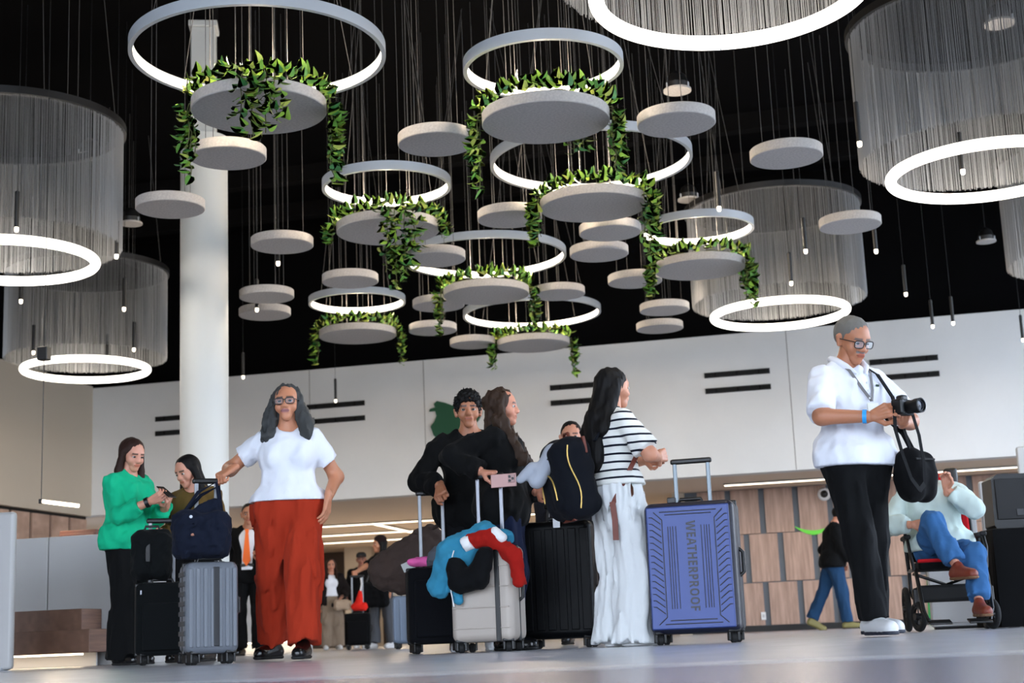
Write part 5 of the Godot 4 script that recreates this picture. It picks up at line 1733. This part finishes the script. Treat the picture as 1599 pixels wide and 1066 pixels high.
func build_luggage() -> void:
	# blue hard case with moulded front
	var blue := mat(Color(0.17, 0.25, 0.49), 0.42, 0.1)
	var navy := mat(Color(0.045, 0.06, 0.14), 0.45)
	var S := Vector3(0.515, 0.80, 0.30)
	var b := suitcase("blue hard suitcase with raised lettering and slanted grooves", Vector3(-0.98, 0, -8.68), -2.0, S, navy, M.blackplastic, 1.055, false, mat(Color(0.35, 0.38, 0.40), 0.3, 0.7))
	var face := S.z * 0.5
	put(boxm(Vector3(0.475, 0.69, 0.02), 0.009), "front_plate", blue, b, T(-0.004, 0.43, face + 0.002))
	var fz := face + 0.0125
	var groove := func(a: Vector2, c: Vector2, w: float) -> void:
		var d := c - a
		put(boxm(Vector3(d.length() + w, w, 0.006), 0.0025), "groove", navy, b, Transform3D(Basis(Vector3.BACK, d.angle()), Vector3((a.x + c.x) * 0.5, (a.y + c.y) * 0.5, fz)))
	for sg in [-1.0, 1.0]:
		for k in 15:
			var y := 0.175 + k * 0.036
			groove.call(Vector2(0.160 * sg, y), Vector2(0.208 * sg, y + 0.038), 0.006)
			groove.call(Vector2(0.208 * sg, y + 0.038), Vector2(0.222 * sg, y + 0.038), 0.005)
		groove.call(Vector2(0.150 * sg, 0.155), Vector2(0.150 * sg, 0.70), 0.006)
		groove.call(Vector2(0.150 * sg, 0.70), Vector2(0.195 * sg, 0.745), 0.006)
		groove.call(Vector2(0.150 * sg, 0.155), Vector2(0.195 * sg, 0.115), 0.006)
		for x in [0.072, 0.090, 0.104, 0.118]:
			groove.call(Vector2(x * sg, 0.20), Vector2(x * sg, 0.66), 0.0045)
	for y in [[0.728, 0.13], [0.745, 0.16], [0.135, 0.13], [0.115, 0.16]]:
		groove.call(Vector2(-y[1], y[0]), Vector2(y[1], y[0]), 0.006)
	var tm := TextMesh.new()
	var font := SystemFont.new()
	font.font_names = PackedStringArray(["Droid Sans"])
	font.font_weight = 700
	tm.font = font
	tm.text = "WEATHERPROOF"
	tm.font_size = 32
	tm.pixel_size = 0.0020
	tm.depth = 0.008
	var tw := tm.get_aabb().size.x
	var sc := 0.505 / maxf(tw, 0.01)
	put(tm, "lettering", navy, b, Transform3D(Basis(Vector3.BACK, -PI / 2).scaled_local(Vector3(sc, 0.052 / maxf(tm.get_aabb().size.y, 0.01), 1)), Vector3(0.012, 0.435, fz)))
	put(boxm(Vector3(0.05, 0.035, 0.03), 0.006), "lock", M.blackplastic, b, T(-0.10, 0.815, 0.08))
	# cream hard case
	S = Vector3(0.40, 0.62, 0.25)
	var cream := mat(Color(0.66, 0.62, 0.58), 0.5)
	var c := suitcase("cream hard suitcase with clothes and pillow piled on top", Vector3(-2.24, 0, -8.79), -8.0, S, cream, M.blackplastic, 1.055, false, M.chrome)
	for k in 4:
		put(boxm(Vector3(0.36, 0.006, 0.010), 0.002), "shell_ridge", cream, c, T(-0.0, 0.14 + k * 0.12, 0.127))
	put(boxm(Vector3(0.030, 0.56, 0.012), 0.004), "luggage_strap", M.blackplastic, c, T(0.11, 0.34, 0.128))
	# grey ribbed case
	S = Vector3(0.30, 0.57, 0.235)
	var grey := mat(Color(0.40, 0.42, 0.45), 0.45, 0.1)
	c = suitcase("silver-grey ribbed suitcase pulled by the woman in rust-red trousers", Vector3(-3.68, 0, -7.99), 36.0, S, grey, M.blackplastic, 1.045, false, M.silver)
	ribs(c, S, 7, 0.022, grey)
	put(boxm(Vector3(0.035, 0.44, 0.016), 0.005), "centre_band", mat(Color(0.10, 0.105, 0.12), 0.5), c, T(0.02, 0.32, 0.122))
	for k in 8:
		put(boxm(Vector3(0.010, 0.028, 0.17), 0.004), "side_rib", mat(Color(0.20, 0.21, 0.22), 0.5) if k == 0 else c.get_node("side_rib").material_override, c, T(-0.152, 0.12 + k * 0.055, 0))
	# dark soft case beside the green blouse
	S = Vector3(0.34, 0.52, 0.22)
	c = suitcase("black soft suitcase with front pocket beside the green-blouse woman", Vector3(-4.50, 0, -9.06), 30.0, S, cloth(Color(0.045, 0.055, 0.06)), M.blackplastic, 0.93, true, M.silver)
	put(boxm(Vector3(0.26, 0.30, 0.035), 0.014), "front_pocket", cloth(Color(0.045, 0.055, 0.06)), c, T(0, 0.24, 0.118))
	put(boxm(Vector3(0.012, 0.03, 0.008), 0.003), "zip_pull", M.chrome, c, T(-0.14, 0.46, 0.115))
	var bp := soft_thing("travel_bag", "dark upright bag standing on the black soft suitcase", "bag", Vector3(-4.56, 0.545, -9.03), 30.0, "bag_body", slab_prims(0.25, 0.32, 0.17, 0.06), cloth(Color(0.05, 0.06, 0.065)))
	put(boxm(Vector3(0.03, 0.12, 0.012), 0.005), "side_handle", M.blackplastic, bp, T(-0.03, 0.17, 0.088))
	put(tubem([Vector3(-0.05, 0.31, 0), Vector3(-0.04, 0.345, 0), Vector3(0.04, 0.345, 0), Vector3(0.05, 0.31, 0)], 0.008, 6), "top_handle", M.blackplastic, bp)
	# navy tote on the grey case
	var navy_cloth := cloth(Color(0.07, 0.09, 0.145))
	var tote := soft_thing("tote_bag", "navy tote bag resting on the silver-grey ribbed suitcase", "bag", Vector3(-3.72, 0.592, -7.98), 26.0, "bag_body", slab_prims(0.31, 0.27, 0.20, 0.07) + [cap(Vector3(-0.10, 0.2, 0), Vector3(0.08, 0.32, 0), 0.05, 0.03, Vector3.BACK, 1.2)], navy_cloth, 0.012, 0.04, [Plane(Vector3(0, -1, 0), 0.0)], 0.018)
	put(tubem([Vector3(-0.11, 0.25, 0.03), Vector3(-0.02, 0.38, 0.03), Vector3(0.085, 0.44, 0.0), Vector3(0.11, 0.24, 0.03)], 0.010, 6), "bag_handle", navy_cloth, tote)
	put(tubem([Vector3(-0.11, 0.25, -0.04), Vector3(0.0, 0.37, -0.03), Vector3(0.10, 0.42, -0.03), Vector3(0.12, 0.24, -0.04)], 0.010, 6), "bag_handle", navy_cloth, tote)
	for x in [-0.06, 0.09]:
		put(lathem([Vector2(0, 0), Vector2(0.009, 0), Vector2(0.009, 0.006), Vector2(0, 0.006)], 12), "stud", M.chrome, tote, turned(Vector3(x, 0.235, 0.098), Vector3(90, 0, 0)))
	# clothes piled on the cream case
	var turq := cloth(Color(0.20, 0.50, 0.62))
	var hood := soft_thing("hoodie", "turquoise hoodie draped over the cream suitcase", "hoodie", Vector3(-2.24, 0, -8.79), -8.0, "fabric", [cap(Vector3(-0.27, 0.40, 0.13), Vector3(-0.20, 0.60, 0.10), 0.065, 0.075), cap(Vector3(-0.20, 0.60, 0.10), Vector3(0.02, 0.70, 0.07), 0.075, 0.068), cap(Vector3(-0.14, 0.52, 0.13), Vector3(-0.02, 0.63, 0.12), 0.06, 0.05), cap(Vector3(0.02, 0.70, 0.07), Vector3(0.17, 0.665, 0.06), 0.055, 0.035), cap(Vector3(-0.17, 0.56, 0.16), Vector3(-0.24, 0.37, 0.155), 0.045, 0.045), cap(Vector3(-0.18, 0.55, 0.165), Vector3(-0.13, 0.30, 0.16), 0.035, 0.030)], turq, 0.011, 0.03, [], 0.016)
	put(tubem([Vector3(-0.13, 0.60, 0.195), Vector3(-0.165, 0.48, 0.205), Vector3(-0.155, 0.36, 0.20), Vector3(-0.14, 0.27, 0.20)], 0.004, 6), "drawstring", mat(Color(0.86, 0.86, 0.86), 0.8), hood)
	soft_thing("neck_pillow", "black neck pillow hanging on the front of the cream suitcase", "neck pillow", Vector3(-2.24, 0, -8.79), -8.0, "cushion", [cap(Vector3(-0.12, 0.50, 0.20), Vector3(-0.09, 0.42, 0.205), 0.062, 0.072), cap(Vector3(-0.09, 0.42, 0.205), Vector3(0.02, 0.43, 0.205), 0.072, 0.066), cap(Vector3(0.02, 0.43, 0.205), Vector3(0.07, 0.56, 0.195), 0.066, 0.052)], cloth(Color(0.045, 0.048, 0.055)), 0.011, 0.02, [], 0.01)
	var red := soft_thing("red_sweater", "red and white sweater bundled on the cream suitcase", "sweater", Vector3(-2.24, 0, -8.79), -8.0, "fabric", [cap(Vector3(-0.02, 0.655, 0.155), Vector3(0.10, 0.66, 0.145), 0.050, 0.048), cap(Vector3(0.10, 0.66, 0.145), Vector3(0.22, 0.56, 0.13), 0.045, 0.045), cap(Vector3(0.22, 0.56, 0.13), Vector3(0.255, 0.40, 0.13), 0.045, 0.040)], cloth(Color(0.58, 0.10, 0.075)), 0.011, 0.03, [], 0.018)
	garment(red, "white_cuff", [cap(Vector3(-0.075, 0.63, 0.17), Vector3(-0.02, 0.65, 0.172), 0.042, 0.048, Vector3.ZERO, 1.0, 0, true, true)], cloth(Color(0.88, 0.88, 0.88)), 0.010, 0.01)
	garment(red, "white_patch", [cap(Vector3(0.12, 0.69, 0.155), Vector3(0.165, 0.66, 0.155), 0.034, 0.034)], cloth(Color(0.88, 0.88, 0.88)), 0.010, 0.01)
	# dark rounded case behind it, with cap and pink thing
	S = Vector3(0.36, 0.54, 0.26)
	c = suitcase("black rounded suitcase held by the young man with curly hair", Vector3(-2.74, 0, -9.36), 22.0, S, cloth(Color(0.05, 0.055, 0.07)), M.blackplastic, 1.03, true, M.silver)
	put(boxm(Vector3(0.28, 0.36, 0.03), 0.014), "front_pocket", cloth(Color(0.05, 0.055, 0.07)), c, T(0, 0.28, 0.135))
	var gc := thing("baseball_cap", "grey baseball cap lying on the black rounded suitcase", "cap", Vector3(-2.66, 0.548, -9.30), 20.0)
	put(lathem([Vector2(0.105, 0.0), Vector2(0.108, 0.03), Vector2(0.095, 0.085), Vector2(0.055, 0.125), Vector2(0.0, 0.135)], 24), "crown", cloth(Color(0.33, 0.35, 0.38)), gc)
	put(boxm(Vector3(0.16, 0.010, 0.11), 0.004), "peak", cloth(Color(0.33, 0.35, 0.38)), gc, turned(Vector3(-0.02, 0.018, 0.12), Vector3(10, 0, 0)))
	soft_thing("pink_pouch", "bright pink pouch on the black rounded suitcase", "pouch", Vector3(-2.84, 0.548, -9.33), 22.0, "pouch_body", [cap(Vector3(-0.04, 0.03, 0.06), Vector3(0.05, 0.03, 0.06), 0.032, 0.032)], cloth(Color(0.90, 0.40, 0.66)), 0.008, 0.01, [Plane(Vector3(0, -1, 0), 0.0)])
	# brown duffel leaning behind
	var brown := cloth(Color(0.30, 0.25, 0.23))
	var duf := soft_thing("duffel_bag", "brown duffel bag with white tag hanging beside the black rounded suitcase", "duffel bag", Vector3(-3.06, 0.60, -9.86), 13.0, "bag_body", [cap(Vector3(-0.15, -0.04, 0), Vector3(0.14, 0.14, 0), 0.135, 0.12, Vector3.BACK, 1.2), cap(Vector3(-0.03, -0.10, 0), Vector3(0.10, -0.06, 0), 0.11, 0.10, Vector3.BACK, 1.2)], brown, 0.012, 0.04, [], 0.02)
	put(boxm(Vector3(0.085, 0.06, 0.008), 0.003), "luggage_tag", mat(Color(0.82, 0.83, 0.82), 0.6), duf, turned(Vector3(0.0, -0.02, 0.125), Vector3(0, 0, 22)))
	put(tubem([Vector3(0.14, 0.22, 0.05), Vector3(0.24, 0.26, 0.10), Vector3(0.32, 0.24, 0.30), Vector3(0.36, 0.20, 0.42)], 0.014, 8), "strap", brown, duf)
	put(tubem([Vector3(0.05, -0.17, 0.05), Vector3(0.06, -0.30, 0.06), Vector3(0.02, -0.42, 0.06), Vector3(0.00, -0.595, 0.05)], 0.012, 8), "strap", brown, duf)
	# tall black ribbed case
	S = Vector3(0.46, 0.79, 0.29)
	var gloss := mat(Color(0.03, 0.032, 0.038), 0.4)
	gloss.metallic_specular = 0.18
	c = suitcase("tall black glossy ribbed suitcase behind the white trousers", Vector3(-1.92, 0, -9.42), 0.0, S, gloss, M.blackplastic, 0.90, false, M.blackplastic)
	ribs(c, S, 6, 0.052, gloss, 0.80)
	put(boxm(Vector3(0.045, 0.06, 0.004), 0.002), "luggage_tag", mat(Color(0.85, 0.86, 0.88), 0.5), c, T(0.02, 0.775, 0.162))
	# far cases
	S = Vector3(0.36, 0.50, 0.22)
	c = suitcase("far black suitcase whose handle the woman in beanie holds", Vector3(-7.08, 0, -20.28), 15.0, S, cloth(Color(0.04, 0.042, 0.05)), M.blackplastic, 1.02, true, M.silver)
	put(boxm(Vector3(0.28, 0.30, 0.03), 0.012), "front_pocket", cloth(Color(0.045, 0.046, 0.055)), c, T(0, 0.24, 0.118))
	var rb := soft_thing("red_bag", "small red bag on the far black suitcase", "bag", Vector3(-7.04, 0.53, -20.22), 15.0, "bag_body", [cap(Vector3(-0.05, 0.06, 0), Vector3(0.07, 0.06, 0), 0.055, 0.06), cap(Vector3(0.0, 0.08, 0), Vector3(0.03, 0.26, 0), 0.06, 0.03)], cloth(Color(0.85, 0.16, 0.12)), 0.014, 0.03, [Plane(Vector3(0, -1, 0), 0.0)])
	put(tubem([Vector3(0.03, 0.27, 0.0), Vector3(0.05, 0.38, 0.0), Vector3(0.04, 0.46, 0.0)], 0.012, 6), "strap", mat(Color(0.85, 0.85, 0.85), 0.7), rb)
	var bb := soft_thing("shoulder_bag", "far black shoulder bag carried by the woman in beanie", "bag", Vector3(-6.93, 0.58, -20.62), 10.0, "bag_body", slab_prims(0.40, 0.36, 0.15, 0.06), black_bag(), 0.016, 0.03)
	put(tubem([Vector3(-0.12, 0.35, 0.0), Vector3(-0.04, 0.62, -0.10), Vector3(0.02, 0.79, -0.24), Vector3(0.08, 0.60, -0.16), Vector3(0.12, 0.35, 0.0)], 0.012, 6), "strap", M.blackplastic, bb)
	var hb := soft_thing("handbag", "small beige handbag held by the far woman in dark jacket", "handbag", Vector3(-8.60, 0.64, -23.86), 20.0, "bag_body", slab_prims(0.24, 0.17, 0.09, 0.04), cloth(Color(0.66, 0.58, 0.50)), 0.014, 0.03)
	put(tubem([Vector3(-0.08, 0.16, 0), Vector3(-0.02, 0.24, -0.02), Vector3(0.06, 0.22, -0.02), Vector3(0.08, 0.16, 0)], 0.009, 6), "strap", M.blackplastic, hb)
	c = suitcase("pale blue-grey suitcase far behind the brown duffel", Vector3(-5.22, 0, -16.7), 10.0, Vector3(0.34, 0.60, 0.24), mat(Color(0.42, 0.48, 0.56), 0.45), M.blackplastic, 0.0)
	ribs(c, Vector3(0.34, 0.60, 0.24), 5, 0.02, mat(Color(0.42, 0.48, 0.56), 0.45))

	# navy backpack worn by the woman in the striped shirt
	var pk := soft_thing("backpack", "navy backpack with gold zips and brown leather straps", "backpack", Vector3(-1.645, 0.74, -8.65), 122.0, "bag_body", [], navy_cloth) if false else thing("backpack", "navy backpack with gold zips and brown leather straps", "backpack", Vector3(-1.645, 0.74, -8.655), 122.0)
	var navy_bag := cloth(Color(0.055, 0.065, 0.09))
	var tilt := Transform3D(Basis(Vector3.RIGHT, -0.16), Vector3.ZERO)
	garment(pk, "bag_body", slab_prims(0.33, 0.48, 0.24, 0.085), navy_bag, 0.011, 0.03, [], 0.010).transform = tilt
	var gold := mat(Color(0.80, 0.66, 0.36), 0.35, 0.6)
	var leather := mat(Color(0.40, 0.18, 0.12), 0.55)
	var pockets := garment(pk, "front_pocket", slab_prims(0.25, 0.25, 0.10, 0.05), navy_bag, 0.010, 0.02, [], 0.006)
	pockets.transform = tilt * T(0, 0.05, -0.09)
	var zip := []
	var zip2 := []
	for i in 25:
		var a := PI * i / 24.0
		zip.append(Vector3(0.150 * cos(a), 0.15 + 0.30 * pow(sin(a), 0.6), -0.070))
		zip2.append(Vector3(0.105 * cos(a), 0.13 + 0.155 * pow(sin(a), 0.6), -0.144))
	put(tubem(zip, 0.005, 6), "zip", gold, pk, tilt)
	put(tubem(zip2, 0.005, 6), "zip", gold, pk, tilt)
	var zip3 := []
	for i in 13:
		zip3.append(Vector3(-0.168, 0.06 + i * 0.031, -0.035 + 0.02 * sin(i * 0.5)))
	put(tubem(zip3, 0.005, 6), "zip", gold, pk, tilt)
	for x in [-0.13, 0.13]:
		put(boxm(Vector3(0.05, 0.10, 0.02), 0.006), "leather_tab", leather, pk, tilt * T(x, 0.42, 0.075))
	put(boxm(Vector3(0.20, 0.05, 0.03), 0.012), "leather_base", leather, pk, tilt * T(0, 0.02, -0.05))
	put(tubem([Vector3(-0.04, 0.47, 0.03), Vector3(-0.03, 0.51, 0.03), Vector3(0.03, 0.51, 0.03), Vector3(0.04, 0.47, 0.03)], 0.010, 6), "top_handle", leather, pk, tilt)
	for sg in [-1.0, 1.0]:
		begin()
		ribbon([Vector3(0.10 * sg, 0.46, 0.09), Vector3(0.11 * sg, 0.57, 0.16), Vector3(0.105 * sg, 0.635, 0.25), Vector3(0.11 * sg, 0.56, 0.36)], 0.055, Vector3(0, 1, -0.6), 0.014)
		put(st.commit(), "shoulder_strap", navy_bag, pk)
		begin()
		ribbon([Vector3(0.115 * sg, 0.55, 0.37), Vector3(0.19 * sg, 0.40, 0.34), Vector3(0.20 * sg, 0.22, 0.23), Vector3(0.185 * sg, 0.06, 0.14)], 0.030, Vector3(sg, 0, 0.2), 0.006)
		put(st.commit(), "leather_strap", leather, pk)
	begin()
	ribbon([Vector3(-0.190, 0.08, 0.145), Vector3(-0.20, -0.02, 0.15), Vector3(-0.20, -0.13, 0.15)], 0.034, Vector3(-1, 0, -0.3), 0.005)
	put(st.commit(), "strap_end", leather, pk)
	var np := soft_thing("neck_pillow", "light grey neck pillow strapped to the navy backpack", "neck pillow", Vector3(-1.83, 1.05, -8.55), 13.0, "cushion", [cap(Vector3(-0.03, -0.075, 0), Vector3(0.075, 0.085, 0), 0.050, 0.052), cap(Vector3(0.075, 0.085, 0), Vector3(0.10, 0.06, -0.06), 0.050, 0.05), cap(Vector3(-0.125, -0.065, 0.0), Vector3(-0.05, 0.0, 0.0), 0.026, 0.038)], cloth(Color(0.62, 0.64, 0.68)), 0.010, 0.02, [], 0.005)
	put(boxm(Vector3(0.030, 0.022, 0.004), 0.001), "label_patch", M.blackplastic, np, turned(Vector3(0.050, 0.045, 0.052), Vector3(-10, 0, 55)))
	# phone on the cream case's handle
	var ph := thing("smartphone", "rose-coloured phone held at the cream suitcase's handle", "phone", Vector3(-2.12, 1.015, -8.80), -6.0)
	put(boxm(Vector3(0.165, 0.082, 0.010), 0.004), "body", mat(Color(0.62, 0.47, 0.45), 0.35, 0.2), ph)
	put(boxm(Vector3(0.045, 0.050, 0.005), 0.004), "camera_plate", mat(Color(0.50, 0.38, 0.37), 0.3, 0.2), ph, T(0.052, 0.008, 0.0065))
	for q in [Vector2(0.042, 0.020), Vector2(0.042, -0.004), Vector2(0.062, 0.008)]:
		put(lathem([Vector2(0, 0), Vector2(0.008, 0), Vector2(0.008, 0.004), Vector2(0, 0.004)], 14), "lens", M.blackplastic, ph, turned(Vector3(q.x, q.y, 0.009), Vector3(90, 0, 0)))

	# camera, camera strap and camera bag of the polo man
	var A := Vector3(-0.03, 0, -8.52)
	var cam := thing("photo_camera", "black camera in the polo man's hands", "camera", A + Basis(Vector3.UP, deg_to_rad(38.0)) * Vector3(0.035, 1.205, 0.395), 48.0)
	begin()
	rbox(Vector3(0.125, 0.085, 0.055), 0.012, Transform3D.IDENTITY, 2)
	rbox(Vector3(0.05, 0.035, 0.05), 0.012, T(0, 0.05, 0))
	rbox(Vector3(0.03, 0.085, 0.075), 0.012, T(-0.052, 0, 0.012), 2)
	put(st.commit(), "camera_body", M.blackplastic, cam)
	put(lathem([Vector2(0, 0.02), Vector2(0.036, 0.02), Vector2(0.036, 0.075), Vector2(0.040, 0.078), Vector2(0.040, 0.115), Vector2(0.033, 0.118), Vector2(0.030, 0.105), Vector2(0, 0.10)], 32), "lens", mat(Color(0.05, 0.05, 0.055), 0.35), cam, Transform3D(Basis(Vector3.RIGHT, PI / 2), Vector3(0.015, -0.002, 0)))
	put(lathem([Vector2(0, 0), Vector2(0.028, 0), Vector2(0, 0.006)], 24), "front_glass", mat(Color(0.08, 0.09, 0.14), 0.05), cam, Transform3D(Basis(Vector3.RIGHT, PI / 2), Vector3(0.015, -0.002, 0.104)))
	begin()
	ribbon([Vector3(-0.065, 0.0, 0.0), Vector3(-0.075, -0.12, 0.0), Vector3(-0.045, -0.26, 0.01), Vector3(0.015, -0.38, 0.0), Vector3(0.10, -0.44, -0.02), Vector3(0.18, -0.40, -0.05), Vector3(0.20, -0.28, -0.06), Vector3(0.16, -0.14, -0.04), Vector3(0.065, 0.0, 0.0)], 0.030, Vector3(0.1, 0.1, 1), 0.003)
	put(st.commit(), "neck_strap", cloth(Color(0.04, 0.04, 0.045)), cam)
	var bag := thing("camera_bag", "black camera bag hanging from the polo man's shoulder", "bag", A, 38.0)
	garment(bag, "bag_body", [cap(Vector3(0.24, 0.80, 0.16), Vector3(0.24, 0.94, 0.16), 0.085, 0.085, Vector3(0, 0, 1), 1.1), cap(Vector3(0.34, 0.80, 0.14), Vector3(0.34, 0.93, 0.14), 0.080, 0.078, Vector3(0, 0, 1), 1.1), cap(Vector3(0.24, 0.87, 0.16), Vector3(0.34, 0.87, 0.14), 0.09, 0.085)], cloth(Color(0.035, 0.035, 0.04)), 0.011, 0.03, [], 0.01)
	put(boxm(Vector3(0.15, 0.012, 0.012), 0.004), "zip", M.rubber, bag, turned(Vector3(0.29, 0.95, 0.235), Vector3(0, 8, 0)))
	begin()
	ribbon([Vector3(0.115, 1.475, -0.10), Vector3(0.120, 1.505, 0.0), Vector3(0.125, 1.44, 0.10), Vector3(0.145, 1.30, 0.185), Vector3(0.19, 1.12, 0.20), Vector3(0.235, 1.0, 0.19)], 0.036, Vector3(0.3, 0.4, 1), 0.006)
	ribbon([Vector3(0.25, 1.01, 0.18), Vector3(0.30, 1.12, 0.06), Vector3(0.24, 1.32, -0.12), Vector3(0.115, 1.475, -0.12)], 0.034, Vector3(0.6, 0.2, -1), 0.006)
	put(st.commit(), "shoulder_strap", cloth(Color(0.035, 0.035, 0.04)), bag)

	build_wheelchair()


func black_bag() -> StandardMaterial3D:
	return cloth(Color(0.04, 0.042, 0.05))


func wheel_part(t: Node3D, at: Vector3, R: float, w: float, spokes: int, turn := 0.0) -> void:
	var xf := Transform3D(Basis(Vector3.UP, turn) * Basis(Vector3.BACK, PI / 2), at)
	var o := put(torusm(R - w, w, 40, 10), "tyre", M.rubber, t, xf)
	begin()
	lathe([Vector2(R - 2.2 * w, -0.010), Vector2(R - 1.6 * w, -0.010), Vector2(R - 1.6 * w, 0.010), Vector2(R - 2.2 * w, 0.010)], 32, Transform3D.IDENTITY, true)
	lathe([Vector2(0.0, -0.03), Vector2(0.025, -0.03), Vector2(0.025, 0.03), Vector2(0, 0.03)], 16)
	for k in spokes:
		var a := TAU * k / spokes
		tube([Vector3(cos(a) * 0.02, 0, sin(a) * 0.02), Vector3(cos(a) * (R - 2.0 * w), 0, sin(a) * (R - 2.0 * w))], 0.006, 6)
	put(st.commit(), "rim", M.blackplastic, o)


func build_wheelchair() -> void:
	var t := thing("wheelchair", "black wheelchair with red seat trim carrying the person in jeans", "wheelchair", Vector3(0.52, 0, -11.15), 4.0)
	var fr := mat(Color(0.05, 0.05, 0.055), 0.4, 0.3)
	var redm := cloth(Color(0.70, 0.10, 0.13))
	var seat := put(boxm(Vector3(0.42, 0.07, 0.42), 0.025), "seat", cloth(Color(0.05, 0.05, 0.055)), t, T(0, 0.455, 0.02))
	put(boxm(Vector3(0.43, 0.025, 0.03), 0.010), "red_trim", redm, seat, T(0, 0.03, 0.205))
	var back := put(boxm(Vector3(0.42, 0.50, 0.05), 0.022), "backrest", cloth(Color(0.05, 0.05, 0.055)), t, turned(Vector3(0, 0.74, -0.235), Vector3(-8, 0, 0)))
	put(boxm(Vector3(0.06, 0.42, 0.058), 0.020), "red_side", redm, back, T(0.19, 0.02, 0.003))
	put(boxm(Vector3(0.22, 0.15, 0.07), 0.03), "headrest", redm, t, turned(Vector3(0.02, 1.06, -0.27), Vector3(-8, 0, 0)))
	put(boxm(Vector3(0.10, 0.14, 0.05), 0.02), "headrest_pad", M.blackplastic, t, turned(Vector3(0.13, 1.10, -0.28), Vector3(0, -20, 0)))
	put(tubem([Vector3(0.02, 0.92, -0.29), Vector3(0.02, 1.05, -0.30)], 0.012, 8), "headrest_post", fr, t)
	for sg in [-1.0, 1.0]:
		put(tubem([Vector3(0.235 * sg, 1.0, -0.33), Vector3(0.235 * sg, 0.92, -0.30), Vector3(0.235 * sg, 0.45, -0.22), Vector3(0.235 * sg, 0.27, -0.20)], 0.013, 8), "back_tube", fr, t)
		put(tubem([Vector3(0.235 * sg, 0.43, -0.22), Vector3(0.235 * sg, 0.43, 0.24), Vector3(0.235 * sg, 0.36, 0.32), Vector3(0.225 * sg, 0.14, 0.46)], 0.014, 8), "side_tube", fr, t)
		put(tubem([Vector3(0.235 * sg, 0.26, -0.2), Vector3(0.235 * sg, 0.22, 0.20), Vector3(0.235 * sg, 0.20, 0.27)], 0.013, 8), "lower_tube", fr, t)
		put(boxm(Vector3(0.05, 0.035, 0.30), 0.014), "armrest", M.rubber, t, T(0.26 * sg, 0.66, 0.0))
		put(tubem([Vector3(0.26 * sg, 0.65, 0.12), Vector3(0.26 * sg, 0.56, 0.22), Vector3(0.245 * sg, 0.42, 0.25)], 0.012, 8), "arm_post", fr, t)
		put(tubem([Vector3(0.26 * sg, 0.65, -0.1), Vector3(0.245 * sg, 0.43, -0.14)], 0.012, 8), "arm_post", fr, t)
		wheel_part(t, Vector3(0.275 * sg, 0.16, -0.20), 0.16, 0.022, 6)
		wheel_part(t, Vector3(0.245 * sg, 0.105, 0.28), 0.105, 0.020, 5, 0.35)
		put(boxm(Vector3(0.055, 0.13, 0.05), 0.015), "caster_fork", fr, t, T(0.245 * sg, 0.235, 0.27))
		put(boxm(Vector3(0.15, 0.014, 0.15), 0.005), "footplate", M.blackplastic, t, turned(Vector3(0.13 * sg, 0.062, 0.50), Vector3(8, 0, 0)))
		put(tubem([Vector3(0.225 * sg, 0.14, 0.46), Vector3(0.20 * sg, 0.068, 0.50)], 0.012, 8), "foot_tube", fr, t)
		put(tubem([Vector3(0.235 * sg, 0.24, -0.2), Vector3(-0.235 * sg, 0.40, 0.1)], 0.011, 8), "cross_brace", fr, t)
	put(boxm(Vector3(0.44, 0.12, 0.20), 0.03), "under_basket", M.rubber, t, T(0, 0.26, 0.0))


func _ready() -> void:
	rng.seed = 77
	make_materials()
	camera_and_light()
	build_shell()
	build_ceiling_void()
	build_hanging()
	build_room_things()
	build_people()
	build_luggage()
